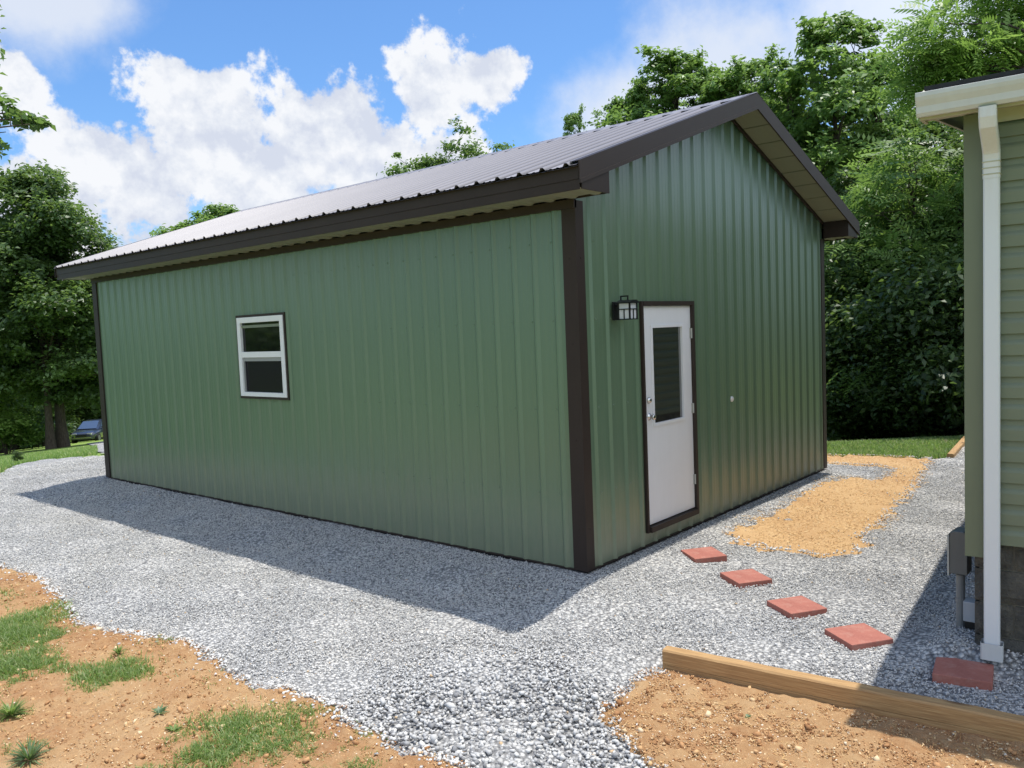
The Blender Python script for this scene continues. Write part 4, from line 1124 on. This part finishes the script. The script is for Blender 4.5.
# wispy top above the middle of the roof
Cx, Cy = pol(440, 29); Cz = hs(Cx, Cy)
blobs = [wb(*a) for a in ((466, 130, 26, .38), (470, 152, 26, .5), (452, 150, 26.2, .42), (432, 165, 26, .42), (412, 168, 26.3, .36), (398, 158, 26, .22), (497, 150, 26.5, .36), (484, 165, 26, .45), (455, 172, 26, .6), (402, 178, 26, .5), (440, 190, 26, .8), (480, 185, 26, .8), (520, 165, 26.5, .4))]
tz = make_tree('wispy sparse treetop showing over the middle of the roof', 9.0, 2, 0, 6500, .13, 'leaf_dark', 32, .12, blobs=blobs, cl=.5, fill=.1, limb=.3); tz.location = (Cx, Cy, Cz)
Cx, Cy = pol(205, 40); Cz = hs(Cx, Cy)
blobs = [wb(*a) for a in ((218, 213, 34, .50), (205, 220, 34, .45), (228, 216, 34, .4), (182, 229, 34, .38), (190, 232, 34, .4), (212, 232, 34, .9), (240, 232, 34, .7), (175, 240, 34, .7))]
ty = make_tree('small bumps of treetop showing over the far end of the roof', 8.5, 2, 0, 6000, .18, 'leaf_mid', 33, .14, blobs=blobs, cl=.42, fill=.2, limb=.3); ty.location = (Cx, Cy, Cz)
# understory shrubs at the lawn edge
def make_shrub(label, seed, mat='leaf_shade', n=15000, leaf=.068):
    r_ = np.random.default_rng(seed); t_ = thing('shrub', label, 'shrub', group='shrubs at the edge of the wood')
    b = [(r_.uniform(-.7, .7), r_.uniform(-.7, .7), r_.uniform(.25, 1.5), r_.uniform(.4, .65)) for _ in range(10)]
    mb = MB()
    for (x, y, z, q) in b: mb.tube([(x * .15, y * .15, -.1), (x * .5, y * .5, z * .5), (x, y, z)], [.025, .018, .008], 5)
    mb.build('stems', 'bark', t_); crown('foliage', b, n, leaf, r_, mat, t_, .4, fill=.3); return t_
sh = make_shrub('dark leafy shrub at the lawn edge', 51)
SHL = ['dark shrub touching the shed corner at the lawn edge', 'dark shrub second along the lawn edge from the shed', 'dark shrub in the middle of the lawn edge', 'taller dark shrub under the feathery tree', 'dark shrub nearer the house along the lawn edge', 'dark shrub at the end of the timber edging', 'dark shrub half hidden by the house corner post', 'dark shrub behind the house corner', 'dark shrub in the second row behind the shed corner', 'dark shrub in the second row behind the lawn', 'dark shrub in the second row near the house']
for i, (px, rg, s) in enumerate([(838, 17.5, 1.2), (864, 17.0, 1.1), (888, 17.3, 1.35), (912, 17.0, 1.5), (936, 16.7, 1.2), (955, 16.4, 1.15), (978, 16.4, 1.4), (1010, 16.0, 1.5), (848, 18.8, 1.9), (890, 18.9, 2.0), (930, 18.6, 2.0)]):
    x, y = pol(px, rg + 1.2); s *= 1.25; loc = (x, y, hs(x, y) - .03)
    if i == 0: sh.location = loc; sh.scale = (s, s, s); sh['label'] = SHL[0]
    else: copy_tree(sh, loc, i * 1.3, (s, s, s * (1 + .15 * math.sin(i * 3))), SHL[i])
# big trees on the left
GL = 'big trees by the drive'
def left_tree(px, rg, ht, width, seed, label, nl, leaf, mat='leaf_mid', rad=.32, low=.22, q=(1.4, 2.0), nb=20, lean=(0, 0)):
    t_ = make_tree(label, ht, width, nb, nl, leaf, mat, seed, rad, low, q, .26, name='shade_tree', group=GL, lean=lean)
    x, y = pol(px, rg); t_.location = (x, y, hs(x, y) - .05); return t_
lt = left_tree(46, 48, 14.0, 3.8, 61, 'tall shade tree with forked trunk left of the parked car', 52000, .25, 'leaf_deep', .20)
left_tree(58, 48.6, 12.8, 3.6, 62, 'thick trunked shade tree just left of the parked car', 40000, .25, 'leaf_deep', .28)
ld_ = left_tree(-6, 62, 11.5, 4.6, 63, 'dark low branched tree left of the two big trunks', 42000, .26, 'leaf_shade', .22, .06)
def lcopy(px, rg, s, rz, label, w=1.0):
    x, y = pol(px, rg); return copy_tree(ld_ if 'dark' in label else lt, (x, y, hs(x, y) - .05), rz, (s * w, s * w, s), label, GL)
lcopy(-30, 52, .95, 1.2, 'shade tree at the left frame edge behind the lawn')
lcopy(112, 86, .95, 2.9, 'smaller tree showing between the shade trees and the shed')
lcopy(150, 78, .9, 4.4, 'tree mostly hidden behind the far end of the shed')
lcopy(60, 84, 1.0, 3.0, 'dark tree filling the gap between trunks and car', 1.2)
lcopy(95, 92, 1.0, 1.0, 'dark tree right behind the car roof', 1.2)
lcopy(10, 78, 1.0, 5.3, 'dark tree beyond the lawn at the left', 1.3)
lcopy(70, 92, 1.1, .7, 'dark tree behind the parked car', 1.4)
lcopy(-25, 64, .85, 4.0, 'dark tree behind the pale bush at the left', 1.2)
lcopy(-90, 70, 1.1, 3.3, 'tree just outside the left frame edge', 1.2)
shl = make_shrub('pale green bush in sun at the left frame edge', 71, 'leaf_bright', 9000, .13); shl['group'] = 'bushes by the drive'
x, y = pol(2, 50); shl.location = (x, y, hs(x, y)); shl.scale = (1.6, 1.6, 1.25)
for i, (px, rg, s, lab) in enumerate([(35, 74, 2.6, 'dark bush beyond the big trunks'), (80, 82, 2.8, 'dark bush behind the car'), (-10, 68, 2.2, 'dark bush beyond the pale one')]):
    x, y = pol(px, rg); copy_tree(sh, (x, y, hs(x, y)), i, (s, s, s), lab, 'bushes by the drive')
x, y = pol(12, 23); lil = copy_tree(sh, (x, y, hs(x, y)), 0, (.12, .12, .16), 'tiny dark plant on the lawn beside the drive', 'bushes by the drive')
# overhanging branch of a near tree at the left
Cx, Cy = pol(-170, 15.5); Cz = hs(Cx, Cy)
blobs = [wb(*a) for a in ((2, 105, 13, .28), (18, 118, 13, .26), (30, 124, 13, .18), (6, 132, 13, .25), (-14, 120, 13.2, .4), (-10, 150, 13.2, .3), (3, 152, 13, .16), (-40, 100, 13.4, .6), (-60, 150, 13.4, .6), (-100, 60, 13.6, 1.0), (-140, 0, 14, 1.2), (-200, 40, 14, 1.2), (-90, 130, 14, .9), (-220, 120, 14.5, 1.1), (-160, 100, 13.4, 1.0), (-20, 92, 13.2, .35), (22, 112, 13.1, .14))]
nb_ = make_tree('near tree whose leafy branch enters at the left frame edge', 9.0, 2, 0, 9500, .15, 'leaf_dark', 81, .16, blobs=blobs, cl=.5, fill=.1, limb=.3, group=None); nb_.location = (Cx, Cy, Cz)

# far-off woods: one leafy mass beyond everything
r = np.random.default_rng(91)
nB = 330; az = r.uniform(R(-8), R(165), nB); rg = r.uniform(98, 150, nB)
bx, by = CAM[0] + rg * np.cos(az), CAM[1] + rg * np.sin(az); bz = h(bx, by)
B = np.stack([bx, by, bz + r.uniform(1, 12, nB), r.uniform(3.5, 6, nB)], -1)
d = r.normal(size=(nB, 220, 3)); d /= np.linalg.norm(d, axis=2)[:, :, None]
C = (B[:, None, :3] + d * (B[:, 3, None] * r.uniform(.7, 1.05, (nB, 220)))[:, :, None]).reshape(-1, 3)
Nn = d.reshape(-1, 3) + r.normal(size=(len(C), 3)) * .4 + np.array([0, 0, .4])
V = leaf_quads(C, Nn, r.uniform(.8, 1.6, len(C)), r, .8); rn = np.repeat(np.clip(np.repeat(r.uniform(.1, .6, nB), 220) + r.normal(0, .15, len(C)), 0, 1), 4)
tag(np_mesh('distant_woods', V, np.arange(len(V)).reshape(-1, 4), rn, 'leaf_dark'), 'far-off dark woods closing the view behind the trees', 'woods', kind='stuff')

# ================================================================== PARKED CAR
x, y = pol(89.5, 69)
car = thing('parked_car', 'dark blue car parked under the shade trees at the far left', 'car', (x, y, hs(x, y)))
car.rotation_euler = (0, R(0), math.atan2(CAM[1] - y, CAM[0] - x) + R(-20))
mb = MB()     # body: stations along +x (front at +x)
st = [(-2.25, .62, .50, .95), (-2.15, .80, .38, 1.02), (-1.4, .88, .30, 1.05), (0, .90, .28, 1.02), (1.0, .90, .28, .98), (1.75, .87, .32, .90), (2.15, .78, .38, .80), (2.27, .62, .46, .70)]
rows = []
for (u, w_, zl, zh) in st:
    rows.append([(u, -w_ * .92, zl), (u, -w_, (zl + zh) / 2), (u, -w_ * .96, zh - .04), (u, -w_ * .80, zh), (u, w_ * .80, zh), (u, w_ * .96, zh - .04), (u, w_, (zl + zh) / 2), (u, w_ * .92, zl), (u, -w_ * .92, zl)])
mb.sheet(rows); n = 9
mb.f += [tuple(range(8)), tuple((len(st) - 1) * n + k for k in range(8))]
body = mb.build('body', 'car_paint', car, smooth=True)
mb = MB()
cab = [(-2.0, .70, 1.0, 1.02), (-1.55, .66, 1.0, 1.42), (-.6, .66, 1.0, 1.56), (.15, .66, 1.0, 1.50), (1.15, .74, .97, .99)]
rows = [[(u, -.80, zl), (u, -w_, zh - .05), (u, -w_ * .85, zh), (u, w_ * .85, zh), (u, w_, zh - .05), (u, .80, zl)] for (u, w_, zl, zh) in cab]
mb.sheet(rows); mb.build('cabin', 'car_paint', car, smooth=True)
mb = MB(); mb.add([(1.13, -.66, 1.03), (1.13, .66, 1.03), (.24, .56, 1.50), (.24, -.56, 1.50)], [(0, 1, 2, 3)]); mb.build('windshield', 'car_glass', car)
for s in (-1, 1):
    mb = MB(); mb.add([(.80, s * .79, 1.06), (-1.55, s * .785, 1.08), (-1.30, s * .70, 1.40), (.05, s * .70, 1.44)], [(0, 1, 2, 3)]); mb.build('side_window', 'car_glass', car)
    mb = MB(); mb.box((2.02, s * .52 - .17, .66), (2.24, s * .52 + .17, .80)); mb.build('headlight', 'headlight', car, bevel=.03)
    mb = MB(); mb.box((.62, s * .98 - .09, 1.02), (.78, s * .98 + .09, 1.14)); mb.build('mirror', 'car_paint', car, bevel=.03)
    for u in (-1.35, 1.42):
        mb = MB(); mb.tube([(u, s * .93, .33), (u, s * .70, .33)], [.33, .33], 20); wh = mb.build('tyre', 'rubber', car)
        mb = MB(); mb.tube([(u, s * .945, .33), (u, s * .932, .33)], [.20, .22], 12); mb.build('rim', 'grey_metal', wh)
mb = MB(); mb.box((2.20, -.36, .56), (2.285, .36, .70)); mb.build('grille', 'black_metal', car, bevel=.01)
mb = MB(); mb.box((2.14, -.74, .36), (2.33, .74, .52)); mb.build('bumper', 'car_paint', car, bevel=.04)
mb = MB(); mb.box((2.331, -.70, .47), (2.338, .70, .50)); mb.build('chrome_strip', 'chrome', car)
mb = MB(); mb.box((-1.0, -.70, .15), (1.1, .70, .30)); mb.build('underbody', 'rubber', car)

# ================================================================== SKY AND LIGHT
w = bpy.data.worlds.new('World'); sc.world = w; w.use_nodes = True
T = w.node_tree; T.nodes.clear()
def N(typ, **kw):
    nd = T.nodes.new(typ)
    for k, v in kw.items():
        if k.startswith('i_'):
            key = k[2:]; key = int(key) if key.isdigit() else key.replace('_', ' '); s = nd.inputs[key]
            if isinstance(v, bpy.types.NodeSocket): T.links.new(v, s)
            else: s.default_value = v
        else: setattr(nd, k, v)
    return nd
def M(op, a, b=0.0): return N('ShaderNodeMath', operation=op, i_0=a, i_1=b).outputs[0]
el = math.asin(SUN[2]); azs = math.atan2(SUN[0], SUN[1])
sky = N('ShaderNodeTexSky', sky_type='NISHITA', sun_disc=False, sun_elevation=el, sun_rotation=azs, air_density=1.0, dust_density=.6, ozone_density=1.6)
skyc = N('ShaderNodeMix', data_type='RGBA', blend_type='MULTIPLY'); skyc.inputs[0].default_value = 1.0
T.links.new(sky.outputs[0], skyc.inputs[6]); skyc.inputs[7].default_value = (.66, .94, 1.22, 1)
bgs = N('ShaderNodeBackground', i_Color=skyc.outputs[2], i_Strength=.15)
dirv = N('ShaderNodeTexCoord').outputs['Generated']
def vnoise(scale, detail, rough, off=(0, 0, 0)):
    v = N('ShaderNodeVectorMath', operation='ADD', i_0=dirv, i_1=off).outputs[0]
    return N('ShaderNodeTexNoise', i_Vector=v, i_Scale=scale, i_Detail=detail, i_Roughness=rough).outputs['Fac']
# cumulus banks: (direction, angular radius)
BL = [((.4602, .8515, .2411), .065), ((.5053, .8279, .2363), .080), ((.5706, .7930, .2137), .095), ((.6105, .7493, .2400), .080), ((.6742, .6825, .2724), .072), ((.7150, .6340, .2911), .045),
      ((.4367, .8838, .1676), .110), ((.3575, .9134, .1500), .075), ((.2980, .9130, .2621), .045), ((.3237, .9320, .1400), .09), ((.5377, .8301, .1377), .13), ((.6415, .7368, .1838), .10), ((.6950, .6900, .1900), .070),
      ((.28, .94, .05), .14), ((.45, .89, .04), .15), ((.60, .79, .05), .14), ((-.5, .8, .3), .3), ((-.8, -.4, .35), .35), ((.3, -.9, .3), .3), ((.95, -.2, .2), .2), ((-.2, .3, .93), .16), ((-.9, .3, .2), .25)]
acc = None
for c, rad in BL:
    c = np.array(c); c = c / np.linalg.norm(c)
    dd = N('ShaderNodeVectorMath', operation='DISTANCE', i_0=dirv, i_1=tuple(c)).outputs['Value']
    m = M('SUBTRACT', 1.0, M('DIVIDE', dd, rad))
    acc = m if acc is None else M('MAXIMUM', acc, m)
nz = vnoise(13, 9, .60); fine = vnoise(48, 5, .6, (3, 1, 2))
mask = M('ADD', acc, M('ADD', M('MULTIPLY', M('SUBTRACT', nz, .52), 2.8), M('MULTIPLY', M('SUBTRACT', fine, .5), .5)))
cum = N('ShaderNodeMapRange', interpolation_type='SMOOTHSTEP', i_0=mask, i_1=.02, i_2=.30, i_3=0., i_4=1.).outputs[0]
# soft veils; those out of view are added fill light for the gable
VL = [((.3434, .8769, .3508), .10), ((.28, .93, .36), .10), ((.818, .5197, .2265), .10), ((.87, .4161, .2678), .14), ((.9145, .2627, .3000), .16), ((.93, .20, .22), .18), ((.84, .50, .15), .12), ((.1, -.75, .62), .75), ((.75, -.5, .45), .5), ((-.5, -.6, .6), .6), ((-.7, .3, .6), .4)]
acc2 = None
for c, rad in VL:
    c = np.array(c); c = c / np.linalg.norm(c)
    dd = N('ShaderNodeVectorMath', operation='DISTANCE', i_0=dirv, i_1=tuple(c)).outputs['Value']
    m = M('SUBTRACT', 1.0, M('DIVIDE', dd, rad)); acc2 = m if acc2 is None else M('MAXIMUM', acc2, m)
vn = vnoise(7, 7, .6, (5, 5, 1))
veil = N('ShaderNodeMapRange', interpolation_type='SMOOTHSTEP', i_0=M('ADD', acc2, M('MULTIPLY', M('SUBTRACT', vn, .5), 1.6)), i_1=.0, i_2=.75, i_3=0., i_4=.82).outputs[0]
# cloud shade: lit where density falls off upward and toward the sun
up = vnoise(13, 9, .60, (-.006, .002, -.020))
lit = M('ADD', .50, M('ADD', M('MULTIPLY', M('SUBTRACT', nz, up), 3.4), M('MULTIPLY', M('SUBTRACT', .45, acc), .35)))
ramp = N('ShaderNodeValToRGB', i_Fac=lit); e = ramp.color_ramp.elements
e[0].position = .10; e[0].color = (.68, .73, .85, 1); e[1].position = .75; e[1].color = (.93, .95, .99, 1)
k = e.new(.42); k.color = (.80, .84, .92, 1)
bgc = N('ShaderNodeBackground', i_Color=ramp.outputs[0], i_Strength=1.0)
south_fill = N('ShaderNodeVectorMath', operation='DOT_PRODUCT', i_0=dirv, i_1=(.10, -.77, .63)).outputs['Value']      # added fill: unseen southern veil brightened to light the gable wall
bgv = N('ShaderNodeBackground', i_Color=(.84, .88, .95, 1), i_Strength=M('ADD', 1.0, M('MULTIPLY', M('MAXIMUM', south_fill, 0.0), 1.15)))
m1 = N('ShaderNodeMixShader', i_0=veil); T.links.new(bgs.outputs[0], m1.inputs[1]); T.links.new(bgv.outputs[0], m1.inputs[2])
m2 = N('ShaderNodeMixShader', i_0=cum); T.links.new(m1.outputs[0], m2.inputs[1]); T.links.new(bgc.outputs[0], m2.inputs[2])
T.links.new(m2.outputs[0], N('ShaderNodeOutputWorld').inputs[0])
w.cycles.sampling_method = 'MANUAL'; w.cycles.sample_map_resolution = 1024

ld = bpy.data.lights.new('sun', 'SUN'); ld.energy = 4.9; ld.angle = R(.53); ld.color = (1.0, .955, .88)
lo = bpy.data.objects.new('sun', ld); COL.objects.link(lo); lo.rotation_euler = Vector(SUN).to_track_quat('Z', 'Y').to_euler(); lo.location = (0, 0, 30)

cd = bpy.data.cameras.new('camera'); cam = bpy.data.objects.new('camera', cd); COL.objects.link(cam)
cd.sensor_fit = 'HORIZONTAL'; cd.sensor_width = 36; cd.lens = FPX * 36 / 1024; cd.clip_start = .05; cd.clip_end = 2000
cam.matrix_world = Matrix(((RGT[0], UPV[0], -FWD[0], CAM[0]), (RGT[1], UPV[1], -FWD[1], CAM[1]), (RGT[2], UPV[2], -FWD[2], CAM[2]), (0, 0, 0, 1)))
sc.camera = cam
sc.view_settings.view_transform = 'Standard'; sc.view_settings.look = 'None'; sc.view_settings.exposure = 0; sc.view_settings.gamma = 1
try:
    sc.cycles.use_denoising = True; sc.cycles.denoiser = 'OPENIMAGEDENOISE'
    sc.cycles.max_bounces = 6; sc.cycles.diffuse_bounces = 3; sc.cycles.glossy_bounces = 3; sc.cycles.transmission_bounces = 4; sc.cycles.transparent_max_bounces = 6
    sc.cycles.sample_clamp_indirect = 6
except Exception as ex: print(ex)
